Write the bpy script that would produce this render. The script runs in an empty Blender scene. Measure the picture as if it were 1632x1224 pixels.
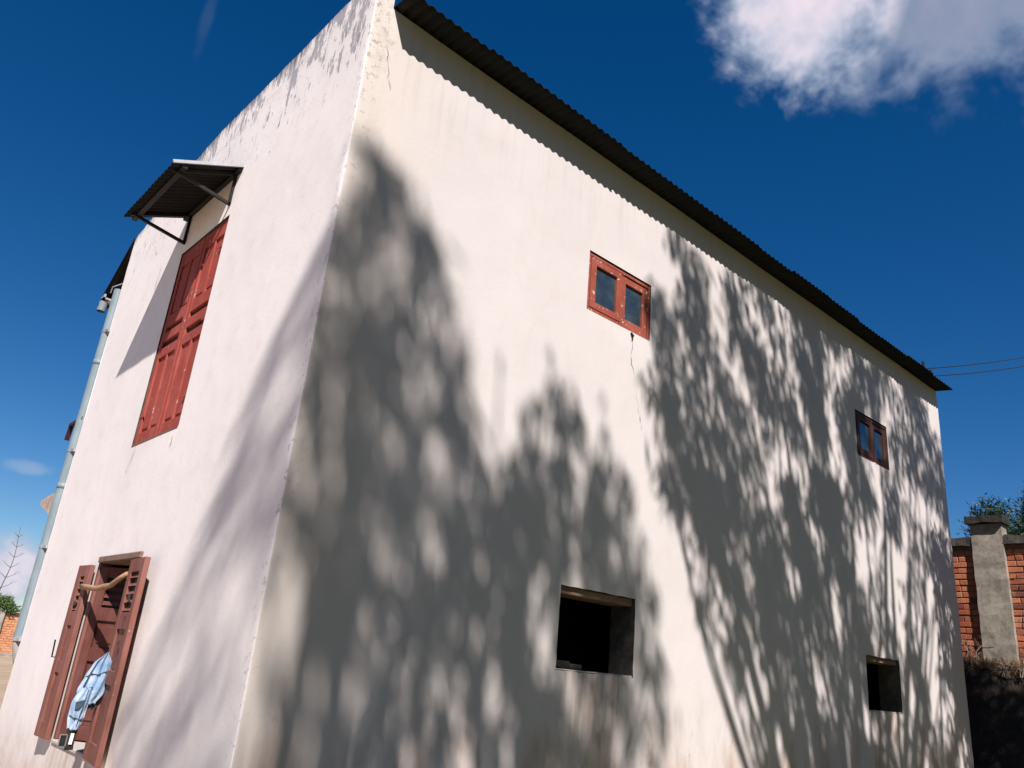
import bpy, bmesh, math, random
import numpy as np
from mathutils import Vector, Matrix, noise

# ------------------------------------------------------------------ camera, sky, sun, exposure
scene = bpy.context.scene
col = scene.collection
EXPO = 0.82
SKY_STRENGTH = 0.06
SUN_STRENGTH = 4.0
TO_SUN = Vector((-0.327, -0.629, 0.705)).normalized()

cam_d = bpy.data.cameras.new('camera')
cam = bpy.data.objects.new('camera', cam_d)
col.objects.link(cam)
cam_d.sensor_width = 36.0
cam_d.lens = 36.0 * 1261.0 / 1632.0
cam_d.clip_start = 0.05
cam_d.clip_end = 2000.0
CAM = Vector((-1.873, -3.982, 1.6))
ROT = Matrix(((0.735, -0.293, -0.612), (-0.673, -0.197, -0.713), (0.088, 0.936, -0.342)))
def _orth(m):
    x = Vector((m[0][0], m[1][0], m[2][0])).normalized()
    z = Vector((m[0][2], m[1][2], m[2][2])); z = (z - x * z.dot(x)).normalized()
    y = z.cross(x)
    return Matrix(((x.x, y.x, z.x), (x.y, y.y, z.y), (x.z, y.z, z.z)))
cam.matrix_world = Matrix.Translation(CAM) @ _orth(ROT).to_4x4()
scene.camera = cam
scene.cycles.max_bounces = 4; scene.cycles.diffuse_bounces = 2; scene.cycles.glossy_bounces = 2; scene.cycles.transmission_bounces = 2

scene.view_settings.view_transform = 'Standard'
scene.view_settings.look = 'None'
scene.view_settings.exposure = EXPO
scene.view_settings.gamma = 1.0
scene.view_settings.use_curve_mapping = False

sun_d = bpy.data.lights.new('sun', 'SUN')
sun_d.energy = SUN_STRENGTH
sun_d.angle = math.radians(0.53)
sun_d.color = (1.0, 0.95, 0.89)
sun = bpy.data.objects.new('sun', sun_d)
sun.rotation_euler = (-TO_SUN).to_track_quat('-Z', 'Y').to_euler()
sun.location = (-8, -16, 20)
col.objects.link(sun)

class NT:
    """small helper round a node tree"""
    def __init__(s, tree): s.t = tree; s.n = tree.nodes; s.l = tree.links
    def node(s, kind, **kw):
        n = s.n.new(kind)
        for k, v in kw.items(): setattr(n, k, v)
        return n
    def put(s, sock, v):
        if v is None: return
        if isinstance(v, bpy.types.NodeSocket): s.l.new(v, sock)
        else:
            if sock.type == 'RGBA' and len(v) == 3: v = (*v, 1)
            sock.default_value = v
    def math(s, op, a, b=None, c=None, clamp=False):
        n = s.node('ShaderNodeMath', operation=op, use_clamp=clamp)
        for i, v in enumerate((a, b, c)): s.put(n.inputs[i], v)
        return n.outputs[0]
    def vmath(s, op, a, b=None, out=0):
        n = s.node('ShaderNodeVectorMath', operation=op)
        s.put(n.inputs[0], a); s.put(n.inputs[1], b)
        return n.outputs[out]
    def noise(s, vec, scale, detail=4, rough=0.55, dist=0.0, out='Fac'):
        n = s.node('ShaderNodeTexNoise')
        s.put(n.inputs['Vector'], vec); n.inputs['Scale'].default_value = scale
        n.inputs['Detail'].default_value = detail; n.inputs['Roughness'].default_value = rough
        n.inputs['Distortion'].default_value = dist
        return n.outputs[out]
    def vor(s, vec, scale, feature='F1', out='Distance'):
        n = s.node('ShaderNodeTexVoronoi', feature=feature)
        s.put(n.inputs['Vector'], vec); n.inputs['Scale'].default_value = scale
        return n.outputs[out]
    def map(s, v, a, b, c=0.0, d=1.0, smooth=True):
        n = s.node('ShaderNodeMapRange', interpolation_type='SMOOTHSTEP' if smooth else 'LINEAR')
        n.clamp = True
        s.put(n.inputs[0], v)
        for i, q in enumerate((a, b, c, d)): s.put(n.inputs[i + 1], q)
        return n.outputs[0]
    def mix(s, f, a, b, mode='MIX'):
        n = s.node('ShaderNodeMix', data_type='RGBA', blend_type=mode)
        s.put(n.inputs[0], f); s.put(n.inputs[6], a); s.put(n.inputs[7], b)
        return n.outputs[2]
    def scale(s, vec, xyz, loc=(0, 0, 0)):
        n = s.node('ShaderNodeMapping'); s.put(n.inputs[0], vec)
        n.inputs['Scale'].default_value = xyz; n.inputs['Location'].default_value = loc
        return n.outputs[0]
    def sep(s, vec):
        n = s.node('ShaderNodeSeparateXYZ'); s.put(n.inputs[0], vec)
        return n.outputs

world = bpy.data.worlds.new('World'); scene.world = world; world.use_nodes = True
world.cycles.sampling_method = 'MANUAL'; world.cycles.sample_map_resolution = 512
W = NT(world.node_tree); W.n.clear()
sky = W.node('ShaderNodeTexSky', sky_type='NISHITA')
sky.sun_disc = False
sky.sun_elevation = math.asin(TO_SUN.z)
sky.sun_rotation = math.atan2(TO_SUN.x, TO_SUN.y)
sky.altitude = 1300; sky.air_density = 1.0; sky.dust_density = 0.25; sky.ozone_density = 3.0
hs = W.node('ShaderNodeHueSaturation'); hs.inputs['Hue'].default_value = 0.505
hs.inputs['Saturation'].default_value = 1.375; hs.inputs['Value'].default_value = 0.84
W.l.new(sky.outputs[0], hs.inputs['Color'])
skycol = hs.outputs[0]
dirv = W.node('ShaderNodeTexCoord').outputs['Generated']
fb = W.noise(dirv, 8.5, 5, 0.62, 0.35)
fb2 = W.noise(dirv, 34.0, 2, 0.65)
fbm = W.math('ADD', W.math('MULTIPLY', fb, 0.72), W.math('MULTIPLY', fb2, 0.28))
# cumulus scattered round the whole sky: (direction, horizontal reach, vertical reach, weight)
CLOUDS = [((0.622, 0.312, 0.716), 0.122, 0.150, 1.55, 0.97), ((0.713, 0.179, 0.690), 0.24, 0.135, 1.30, 0.50), ((0.80, 0.02, 0.66), 0.22, 0.14, 1.2, 0.5),
          ((0.182, 0.982, 0.052), 0.046, 0.058, 1.35, 0.95), ((0.12, 0.99, 0.02), 0.07, 0.05, 1.3, 0.9),
          ((0.165, 0.973, 0.161), 0.036, 0.012, 1.05, 0.38), ((0.168, 0.763, 0.640), 0.010, 0.06, 0.98, 0.05),
          ((-0.55, 0.75, 0.20), 0.18, 0.07, 1.3, 0.9), ((0.93, -0.30, 0.16), 0.2, 0.07, 1.3, 0.9), ((0.05, -0.93, 0.16), 0.2, 0.06, 1.3, 0.9)]
dens = None; opac = None
for cd, rh, rv, wt, op in CLOUDS:
    cdv = Vector(cd).normalized()
    hx = Vector((cdv.y, -cdv.x, 0)).normalized(); vy = hx.cross(cdv)
    a = W.math('DIVIDE', W.vmath('DOT_PRODUCT', dirv, hx, out=1), rh)
    b = W.math('DIVIDE', W.vmath('DOT_PRODUCT', dirv, vy, out=1), rv)
    f = W.math('GREATER_THAN', W.vmath('DOT_PRODUCT', dirv, cdv, out=1), 0.0)
    r = W.math('SQRT', W.math('ADD', W.math('MULTIPLY', a, a), W.math('MULTIPLY', b, b)))
    v = W.math('MULTIPLY', W.math('MULTIPLY', W.map(r, 0.0, 1.35, 1.0, 0.0), wt), f)
    o_ = W.math('MULTIPLY', W.map(v, 0.0, 0.8), op)
    dens = v if dens is None else W.math('MAXIMUM', dens, v)
    opac = o_ if opac is None else W.math('MAXIMUM', opac, o_)
cl = W.math('ADD', W.math('MULTIPLY', dens, 0.62), W.math('MULTIPLY', W.math('SUBTRACT', fbm, 0.5), W.map(dens, 0.5, 1.4, 1.6, 0.8)))
calpha = W.math('MULTIPLY', W.map(cl, 0.26, 0.74), opac)
shade = W.map(W.math('ADD', cl, W.math('MULTIPLY', fb2, 0.35)), 0.55, 1.25)
shade = W.math('MULTIPLY', shade, W.map(opac, 0.25, 0.9, 0.12, 1.0))
CK = 1.0 / (SKY_STRENGTH * 2 ** EXPO)
ccol = W.mix(shade, tuple(CK * q for q in (0.40, 0.50, 0.66)), tuple(CK * q for q in (0.92, 0.80, 0.88)))
final = W.mix(calpha, skycol, ccol)
bg = W.node('ShaderNodeBackground'); bg.inputs['Strength'].default_value = SKY_STRENGTH
W.l.new(final, bg.inputs['Color'])
wo = W.node('ShaderNodeOutputWorld'); W.l.new(bg.outputs[0], wo.inputs[0])

# ------------------------------------------------------------------ materials
def new_mat(name):
    m = bpy.data.materials.new(name); m.use_nodes = True
    t = NT(m.node_tree); p = t.n['Principled BSDF']
    return m, t, p
def obco(t): return t.node('ShaderNodeTexCoord').outputs['Object']
def geopos(t): return t.node('ShaderNodeNewGeometry').outputs['Position']
def bump(t, p, h, strength=0.3, dist=0.01):
    b = t.node('ShaderNodeBump'); b.inputs['Strength'].default_value = strength
    b.inputs['Distance'].default_value = dist
    t.put(b.inputs['Height'], h); t.l.new(b.outputs[0], p.inputs['Normal'])

def mat_plaster(name, base, gable):
    m, t, p = new_mat(name)
    co = geopos(t); x, y, z = t.sep(co)
    big = t.noise(co, 0.9, 2, 0.6); mid = t.noise(co, 6, 4, 0.6); fine = t.noise(co, 60, 1, 0.6)
    c = t.mix(t.map(big, 0.3, 0.7), tuple(b * 0.95 for b in base), base)
    c = t.mix(t.math('MULTIPLY', t.map(mid, 0.48, 0.75), 0.20), c, (0.62, 0.53, 0.46))
    # pits and specks
    sp = t.vor(co, 16); spm = t.math('MULTIPLY', t.map(sp, 0.05, 0.015), t.map(t.noise(co, 2.3, 2), 0.52, 0.62))
    c = t.mix(t.math('MULTIPLY', spm, 0.8), c, (0.14, 0.12, 0.10))
    if gable:
        # flaked paint near the parapet: bare grey render showing in slanting patches
        st = t.scale(co, (1, 3.4, 1.3))
        n1 = t.noise(st, 1.25, 4, 0.66, 0.5)
        n2 = t.noise(t.scale(co, (1, 9.0, 2.2)), 2.2, 4, 0.74, 0.7)
        hgt = t.map(z, 4.7, 6.1, 0.0, 1.0, False)
        flake = t.math('MULTIPLY', t.map(t.math('ADD', t.math('MULTIPLY', n1, 0.55), t.math('ADD', t.math('MULTIPLY', n2, 0.45), t.math('MULTIPLY', hgt, 0.24))), 0.715, 0.745), t.map(z, 4.9, 5.3))
        c = t.mix(t.math('MULTIPLY', flake, 0.85), c, t.mix(fine, (0.26, 0.26, 0.30), (0.40, 0.39, 0.43)))
        fk = t.math('MULTIPLY', t.map(t.noise(t.scale(co, (1, 15, 6.5)), 1.6, 3, 0.7, 0.6), 0.62, 0.66), t.map(t.math('ADD', z, t.math('MULTIPLY', n1, 1.6)), 5.75, 6.5))
        c = t.mix(t.math('MULTIPLY', fk, 0.75), c, (0.17, 0.16, 0.17))
        # lichen soot on the coping and dirty runs below it
        tp = t.math('SUBTRACT', z, t.math('SUBTRACT', 6.17, t.math('MULTIPLY', t.map(y, 3.0, 4.95, 0, 1, False), 0.33)))
        run = t.noise(t.scale(co, (1, 14.0, 1.2)), 1.6, 3, 0.7)
        soot = t.math('MULTIPLY', t.map(t.math('ADD', t.math('MULTIPLY', tp, 1.9), run), 0.30, 0.62), t.map(tp, -0.6, -0.1))
        c = t.mix(t.math('MULTIPLY', soot, 0.9), c, (0.10, 0.09, 0.085))
        runs = t.math('MULTIPLY', t.map(run, 0.60, 0.74), t.map(tp, -1.7, -0.3))
        c = t.mix(t.math('MULTIPLY', runs, 0.40), c, (0.20, 0.19, 0.19))
        # rain streak under the window sill
        d = t.math('ABSOLUTE', t.math('SUBTRACT', y, 2.55))
        s2 = t.math('MULTIPLY', t.map(d, 0.65, 0.35), t.math('MULTIPLY', t.map(z, 0.25, 0.82), t.map(z, 0.86, 0.83)))
        c = t.mix(t.math('MULTIPLY', s2, t.map(t.noise(t.scale(co, (1, 8, 1)), 1.5, 4), 0.3, 0.75, 0.1, 0.75)), c, (0.40, 0.31, 0.22))
        spl = t.math('MULTIPLY', t.map(t.math('ADD', z, t.math('MULTIPLY', mid, 0.9)), 1.5, 0.6), 0.7)
        c = t.mix(spl, c, (0.42, 0.30, 0.20))
        # dark corner near the arris
        ar = t.math('MULTIPLY', t.map(y, 0.14, 0.0), t.map(t.noise(co, 22, 2, 0.7), 0.54, 0.68))
        c = t.mix(t.math('MULTIPLY', ar, 0.4), c, (0.18, 0.16, 0.14))
    else:
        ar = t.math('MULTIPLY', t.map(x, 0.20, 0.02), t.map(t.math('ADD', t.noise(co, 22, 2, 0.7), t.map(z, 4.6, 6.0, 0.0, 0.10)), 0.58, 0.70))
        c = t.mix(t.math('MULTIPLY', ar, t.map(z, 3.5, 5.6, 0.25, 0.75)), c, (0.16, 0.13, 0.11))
        ed = t.math('MULTIPLY', t.map(x, 0.9, 0.0), 0.28)
        c = t.mix(ed, c, (0.66, 0.53, 0.40))
        # soil splashed up from the ground
        n3 = t.noise(t.scale(co, (1.0, 1, 0.35)), 3.2, 4, 0.65)
        spl = t.map(t.math('ADD', t.math('MULTIPLY', z, -0.55), t.math('MULTIPLY', n3, 1.6)), 0.02, 0.60)
        c = t.mix(t.math('MULTIPLY', spl, 0.6), c, (0.36, 0.20, 0.12))
        rb = t.math('MULTIPLY', t.map(t.noise(t.scale(co, (1, 1, 0.5)), 3.4, 4, 0.7), 0.56, 0.74), t.map(z, 1.75, 0.95))
        c = t.mix(t.math('MULTIPLY', rb, 0.6), c, (0.30, 0.13, 0.06))
        trw = t.noise(t.scale(co, (1.6, 1, 0.8)), 2.2, 3, 0.7, 1.2)
        c = t.mix(t.math('MULTIPLY', t.map(trw, 0.5, 0.72), 0.13), c, (0.50, 0.42, 0.35))
        ev = t.math('MULTIPLY', t.map(t.noise(t.scale(co, (10.0, 1, 0.8)), 1.3, 3, 0.7), 0.50, 0.72), t.map(z, 4.6, 5.8))
        c = t.mix(t.math('MULTIPLY', ev, 0.22), c, (0.34, 0.28, 0.22))
        # rusty runs below the two openings
        for xc, zt, hw in ((2.57, 1.65, 0.42), (7.15, 1.56, 0.4)):
            rn = t.noise(t.scale(co, (7.0, 1, 0.7), (xc, 0, 0)), 1.7, 3, 0.65)
            mm = t.math('MULTIPLY', t.map(t.math('ABSOLUTE', t.math('SUBTRACT', x, xc)), hw, hw * 0.7), t.math('MULTIPLY', t.map(z, zt - 1.2, zt - 0.05), t.map(z, zt + 0.02, zt - 0.01)))
            c = t.mix(t.math('MULTIPLY', mm, t.map(rn, 0.42, 0.68, 0.1, 0.6)), c, (0.33, 0.20, 0.14))
    t.put(p.inputs['Base Color'], c)
    p.inputs['Roughness'].default_value = 0.9
    p.inputs['Specular IOR Level'].default_value = 0.2
    h = t.math('ADD', t.math('MULTIPLY', mid, 0.6), t.math('ADD', t.math('MULTIPLY', fine, 0.22), t.math('MULTIPLY', spm, -0.6)))
    if gable: h = t.math('ADD', h, t.math('MULTIPLY', flake, -0.25))
    bump(t, p, h, 0.5, 0.007)
    return m

def mat_paint(name, base, chip=(0.62, 0.52, 0.46), amount=0.60, rough=0.6, wood=(0.16, 0.10, 0.07), zlong=True):
    m, t, p = new_mat(name)
    co = geopos(t)
    st = t.scale(co, (18, 18, 1.6) if zlong else (3, 3, 3))
    g = t.noise(st, 3, 5, 0.65); n = t.noise(co, 7, 4, 0.6)
    c = t.mix(t.map(g, 0.3, 0.75), tuple(b * 0.78 for b in base), tuple(min(1, b * 1.08) for b in base))
    c = t.mix(t.math('MULTIPLY', t.map(n, 0.45, 0.7), 0.35), c, tuple(b * 0.6 for b in base))
    ch = t.noise(t.scale(co, (42, 42, 15) if zlong else (30, 30, 30)), 1, 5, 0.7)
    cm = t.map(t.math('ADD', ch, t.math('MULTIPLY', n, 0.25)), amount + 0.20, amount + 0.24)
    c = t.mix(cm, c, chip)
    c = t.mix(t.math('MULTIPLY', t.map(g, 0.68, 0.76), 0.5), c, wood)
    fd = t.noise(t.scale(co, (1.5, 1.5, 0.8)), 1.7, 3, 0.7)
    c = t.mix(t.math('MULTIPLY', t.map(fd, 0.42, 0.70), 0.38), c, tuple(min(1, b * 1.25 + 0.07) for b in base))
    t.put(p.inputs['Base Color'], c); p.inputs['Roughness'].default_value = rough + 0.15
    p.inputs['Specular IOR Level'].default_value = 0.2
    bump(t, p, t.math('ADD', g, t.math('MULTIPLY', cm, -0.6)), 0.6, 0.005)
    return m

def mat_simple(name, a, b, scale=8, rough=0.8, metal=0.0, bumps=0.3, stretch=(1, 1, 1), dist=0.006, spec=0.3):
    m, t, p = new_mat(name)
    co = t.scale(geopos(t), stretch)
    n = t.noise(co, scale, 4, 0.62); n2 = t.noise(co, scale * 5, 2, 0.6)
    c = t.mix(t.map(t.math('ADD', t.math('MULTIPLY', n, 0.7), t.math('MULTIPLY', n2, 0.3)), 0.32, 0.68), a, b)
    t.put(p.inputs['Base Color'], c); p.inputs['Roughness'].default_value = rough
    p.inputs['Metallic'].default_value = metal; p.inputs['Specular IOR Level'].default_value = spec
    if bumps: bump(t, p, t.math('ADD', n, t.math('MULTIPLY', n2, 0.4)), bumps, dist)
    return m

def mat_leaf(name, a, b, trans=0.25):
    m, t, p = new_mat(name)
    oi = t.node('ShaderNodeNewGeometry').outputs['Random Per Island']
    t.put(p.inputs['Base Color'], t.mix(oi, a, b)); p.inputs['Roughness'].default_value = 0.45
    p.inputs['Specular IOR Level'].default_value = 0.4
    if not trans: return m
    tr = t.node('ShaderNodeBsdfTranslucent'); t.put(tr.inputs[0], tuple(q * 1.3 for q in b))
    mx = t.node('ShaderNodeMixShader'); mx.inputs[0].default_value = trans
    out = t.n['Material Output']
    t.l.new(p.outputs[0], mx.inputs[1]); t.l.new(tr.outputs[0], mx.inputs[2]); t.l.new(mx.outputs[0], out.inputs[0])
    return m

M = {}
M['gable'] = mat_plaster('white_plaster_lifted', (0.885, 0.812, 0.808), True)  # base lifted to make up for the weak sun on the gable
M['side'] = mat_plaster('cream_plaster_lowered', (0.635, 0.578, 0.575), False)  # cream tone, base held down where the sun strikes harder
M['dirty'] = mat_simple('plain_render', (0.45, 0.40, 0.36), (0.55, 0.49, 0.44), 4)
M['reveal'] = mat_simple('shaded_render_reveal', (0.035, 0.030, 0.025), (0.095, 0.080, 0.065), 5)  # near-black base puts the recess shade into the reveal colour
M['inside'] = mat_simple('unlit_interior', (0.03, 0.028, 0.025), (0.05, 0.045, 0.04), 4)  # dark base stands in for the unlit rooms
M['red'] = mat_paint('red_oxide_paint', (0.38, 0.072, 0.053), amount=0.57)
M['redwin'] = mat_paint('red_window_paint', (0.32, 0.075, 0.05), chip=(0.66, 0.58, 0.52), amount=0.53, zlong=False)
M['brown'] = mat_paint('faded_brown_paint', (0.235, 0.09, 0.07), chip=(0.45, 0.30, 0.24), amount=0.58)
M['innerbrown'] = mat_paint('dark_brown_paint', (0.13, 0.042, 0.033), chip=(0.36, 0.2, 0.15), amount=0.60)  # dark brown leaf, deepened further for the shade at its top
M['darkred'] = mat_paint('dark_red_and_shade', (0.055, 0.018, 0.016), amount=0.62)  # dark red timber; also red with shade painted in for window and slots
M['bare'] = mat_simple('weathered_board', (0.16, 0.10, 0.075), (0.26, 0.17, 0.13), 9, stretch=(1, 1, 6))
M['stick'] = mat_simple('peeled_branch', (0.30, 0.16, 0.09), (0.46, 0.28, 0.18), 9, bumps=0.5, stretch=(2, 1, 6), dist=0.006)
M['iron'] = mat_simple('rusted_sheet_shaded', (0.004, 0.0045, 0.005), (0.011, 0.010, 0.0095), 7, rough=0.75, metal=0.0)  # underside shade put into the near-black base, against bounce light
M['zinc'] = mat_simple('galvanised_sheet', (0.42, 0.43, 0.45), (0.58, 0.58, 0.60), 5, rough=0.45, metal=0.7)
M['steel'] = mat_simple('dark_steel', (0.006, 0.006, 0.0065), (0.014, 0.012, 0.012), 12, rough=0.6)  # near black: shade under the canopy and behind slats is in the colour
M['pipe'] = mat_simple('grey_plastic_pipe', (0.17, 0.215, 0.245), (0.24, 0.29, 0.32), 3, rough=0.42, bumps=0.06, stretch=(1, 1, 0.5))
M['concrete'] = mat_simple('grey_concrete', (0.20, 0.185, 0.17), (0.38, 0.35, 0.32), 3.4, bumps=0.5, dist=0.012)
M['pier'] = mat_simple('warm_concrete', (0.20, 0.17, 0.14), (0.40, 0.345, 0.29), 3.4, bumps=0.5, dist=0.012)
M['capstone'] = mat_simple('sooty_capstone', (0.012, 0.011, 0.010), (0.045, 0.038, 0.032), 9, bumps=0.8, dist=0.02)
M['slab'] = mat_simple('stained_slab', (0.34, 0.22, 0.16), (0.60, 0.50, 0.44), 6, bumps=0.5)
M['coping'] = mat_simple('sooty_coping', (0.03, 0.026, 0.024), (0.09, 0.075, 0.065), 9, bumps=0.8, dist=0.02)
M['mortar'] = mat_simple('earth_mortar', (0.13, 0.075, 0.05), (0.22, 0.13, 0.09), 12, bumps=0.6)
M['bark'] = mat_simple('tree_bark', (0.07, 0.05, 0.035), (0.16, 0.12, 0.09), 9, bumps=0.8, stretch=(1, 1, 0.25), dist=0.02)
M['leaf'] = mat_leaf('glossy_leaf', (0.018, 0.045, 0.012), (0.05, 0.10, 0.028), 0)
M['needle'] = mat_leaf('dark_needle', (0.014, 0.032, 0.014), (0.035, 0.065, 0.025), 0.1)
M['shrubleaf'] = mat_leaf('shrub_leaf', (0.06, 0.11, 0.03), (0.14, 0.20, 0.06), 0.25)
M['drygrass'] = mat_leaf('dry_grass', (0.12, 0.075, 0.04), (0.26, 0.18, 0.10), 0.15)
M['twig'] = mat_simple('dry_twig', (0.20, 0.14, 0.11), (0.34, 0.25, 0.20), 20)
M['crack'] = mat_simple('crack_shadow', (0.05, 0.04, 0.035), (0.09, 0.07, 0.06), 20, bumps=0)
M['denim'] = None

def mat_brick():
    m, t, p = new_mat('fired_brick')
    co = geopos(t)
    oi = t.node('ShaderNodeObjectInfo').outputs['Random']
    n = t.noise(co, 14, 5, 0.65); n2 = t.noise(co, 70, 3, 0.6)
    c = t.mix(t.map(oi, 0.12, 1.0, 0, 1, False), (0.33, 0.090, 0.048), (0.54, 0.215, 0.12))
    c = t.mix(t.map(oi, 0.10, 0.06), c, (0.17, 0.06, 0.045))
    c = t.mix(t.math('MULTIPLY', t.map(t.noise(co, 5, 4, 0.7), 0.56, 0.70), 0.6), c, (0.34, 0.22, 0.15))
    c = t.mix(t.math('MULTIPLY', t.map(n, 0.45, 0.72), 0.6), c, (0.22, 0.075, 0.05))
    c = t.mix(t.math('MULTIPLY', t.map(n2, 0.55, 0.75), 0.4), c, (0.55, 0.27, 0.17))
    t.put(p.inputs['Base Color'], c); p.inputs['Roughness'].default_value = 0.92
    p.inputs['Specular IOR Level'].default_value = 0.15
    bump(t, p, t.math('ADD', n, t.math('MULTIPLY', n2, 0.5)), 0.6, 0.01)
    return m
M['brick'] = mat_brick()

def mat_farbrick():
    m, t, p = new_mat('far_brick')
    co = geopos(t)
    mp = t.node('ShaderNodeMapping'); t.put(mp.inputs[0], co); mp.inputs['Rotation'].default_value = (math.radians(-90), 0, 0)
    b = t.node('ShaderNodeTexBrick'); t.l.new(mp.outputs[0], b.inputs[0])
    b.inputs['Color1'].default_value = (0.50, 0.20, 0.09, 1); b.inputs['Color2'].default_value = (0.62, 0.27, 0.13, 1)
    b.inputs['Mortar'].default_value = (0.22, 0.10, 0.06, 1); b.inputs['Scale'].default_value = 1.0
    b.inputs['Brick Width'].default_value = 0.30; b.inputs['Row Height'].default_value = 0.13; b.inputs['Mortar Size'].default_value = 0.02
    n = t.noise(co, 2.5, 5)
    t.put(p.inputs['Base Color'], t.mix(t.math('MULTIPLY', t.map(n, 0.45, 0.7), 0.4), b.outputs[0], (0.66, 0.36, 0.2)))
    p.inputs['Roughness'].default_value = 0.9
    bump(t, p, b.outputs['Fac'], -0.5, 0.02)
    return m
M['farbrick'] = mat_farbrick()

def mat_glass():
    m, t, p = new_mat('dusty_window_glass')
    co = geopos(t)
    d = t.noise(co, 5, 5, 0.65)
    t.put(p.inputs['Base Color'], t.mix(t.map(d, 0.35, 0.75), (0.022, 0.032, 0.036), (0.06, 0.075, 0.08)))
    p.inputs['Roughness'].default_value = 0.06; p.inputs['IOR'].default_value = 2.1
    p.inputs['Specular IOR Level'].default_value = 0.5
    bump(t, p, t.noise(co, 2.5, 1), 0.05, 0.02)
    return m
M['glass'] = mat_glass()

def mat_denim():
    m, t, p = new_mat('washed_denim')
    co = geopos(t)
    n = t.noise(co, 9, 5, 0.6); w = t.noise(t.scale(co, (1, 1, 4)), 220, 2)
    c = t.mix(t.map(n, 0.35, 0.68), (0.20, 0.33, 0.52), (0.46, 0.55, 0.68))
    c = t.mix(t.math('MULTIPLY', w, 0.25), c, (0.5, 0.58, 0.68))
    t.put(p.inputs['Base Color'], c); p.inputs['Roughness'].default_value = 0.95
    p.inputs['Specular IOR Level'].default_value = 0.1
    bump(t, p, t.math('ADD', t.math('MULTIPLY', n, 2.0), t.math('MULTIPLY', w, 0.2)), 0.6, 0.008)
    return m
M['denim'] = mat_denim()
M['denimdark'] = mat_simple('dark_denim_and_shade', (0.03, 0.05, 0.07), (0.06, 0.09, 0.12), 30)
M['belt'] = mat_simple('black_belt', (0.012, 0.012, 0.014), (0.03, 0.03, 0.032), 30, rough=0.5)
M['tag'] = mat_simple('white_label', (0.72, 0.70, 0.66), (0.80, 0.78, 0.75), 12, bumps=0)
M['chrome'] = mat_simple('buckle_metal', (0.55, 0.55, 0.56), (0.7, 0.7, 0.7), 12, rough=0.3, metal=0.9)

def mat_ground():
    m, t, p = new_mat('bare_earth')
    co = geopos(t); x, y, z = t.sep(co)
    n = t.noise(co, 0.35, 6, 0.65); n2 = t.noise(co, 9, 5, 0.65)
    yard = t.mix(t.map(n, 0.3, 0.7), (0.34, 0.25, 0.17), (0.45, 0.34, 0.24))
    bounce_grass = t.mix(t.map(n2, 0.35, 0.7), (0.17, 0.165, 0.055), (0.27, 0.245, 0.085))  # unseen ground, tinted to bounce green-warm light onto the shaded wall
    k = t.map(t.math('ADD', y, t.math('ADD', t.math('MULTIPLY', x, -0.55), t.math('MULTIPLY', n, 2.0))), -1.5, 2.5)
    t.put(p.inputs['Base Color'], t.mix(k, bounce_grass, yard)); p.inputs['Roughness'].default_value = 0.95
    p.inputs['Specular IOR Level'].default_value = 0.1
    bump(t, p, n2, 0.5, 0.03)
    return m
M['ground'] = mat_ground()
M['bank'] = mat_simple('shaded_soil', (0.010, 0.008, 0.006), (0.034, 0.024, 0.017), 5, bumps=0.9, dist=0.05)  # base taken near black to paint in the bank's shade

# ------------------------------------------------------------------ mesh helpers
def link(name, verts, faces, mat, parent=None, smooth=False):
    me = bpy.data.meshes.new(name)
    me.from_pydata([tuple(v) for v in verts], [], faces)
    me.validate(); me.update()
    if mat: me.materials.append(mat if not isinstance(mat, str) else M[mat])
    if smooth:
        me.polygons.foreach_set('use_smooth', [True] * len(me.polygons))
    o = bpy.data.objects.new(name, me); col.objects.link(o)
    if parent: o.parent = parent
    return o
def empty(name, loc, parent=None):
    o = bpy.data.objects.new(name, None); o.location = loc; o.empty_display_size = 0.2
    col.objects.link(o)
    if parent: o.parent = parent
    return o
def tag(o, label=None, cat=None, group=None, kind=None):
    if label: o['label'] = label
    if cat: o['category'] = cat
    if group: o['group'] = group
    if kind: o['kind'] = kind
    return o
def box_v(lo, hi, bev=0.0):
    """box; with bev its long edges are chamfered through bmesh"""
    (x0, y0, z0), (x1, y1, z1) = lo, hi
    v = [(x0, y0, z0), (x1, y0, z0), (x1, y1, z0), (x0, y1, z0), (x0, y0, z1), (x1, y0, z1), (x1, y1, z1), (x0, y1, z1)]
    f = [(0, 3, 2, 1), (4, 5, 6, 7), (0, 1, 5, 4), (1, 2, 6, 5), (2, 3, 7, 6), (3, 0, 4, 7)]
    if not bev: return v, f
    bm = bmesh.new()
    bv = [bm.verts.new(q) for q in v]
    for q in f: bm.faces.new([bv[i] for i in q])
    bmesh.ops.bevel(bm, geom=bm.edges[:], offset=bev, segments=1, affect='EDGES')
    bm.verts.index_update()
    vv = [tuple(q.co) for q in bm.verts]; ff = [tuple(w.index for w in q.verts) for q in bm.faces]
    bm.free()
    return vv, ff
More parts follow.
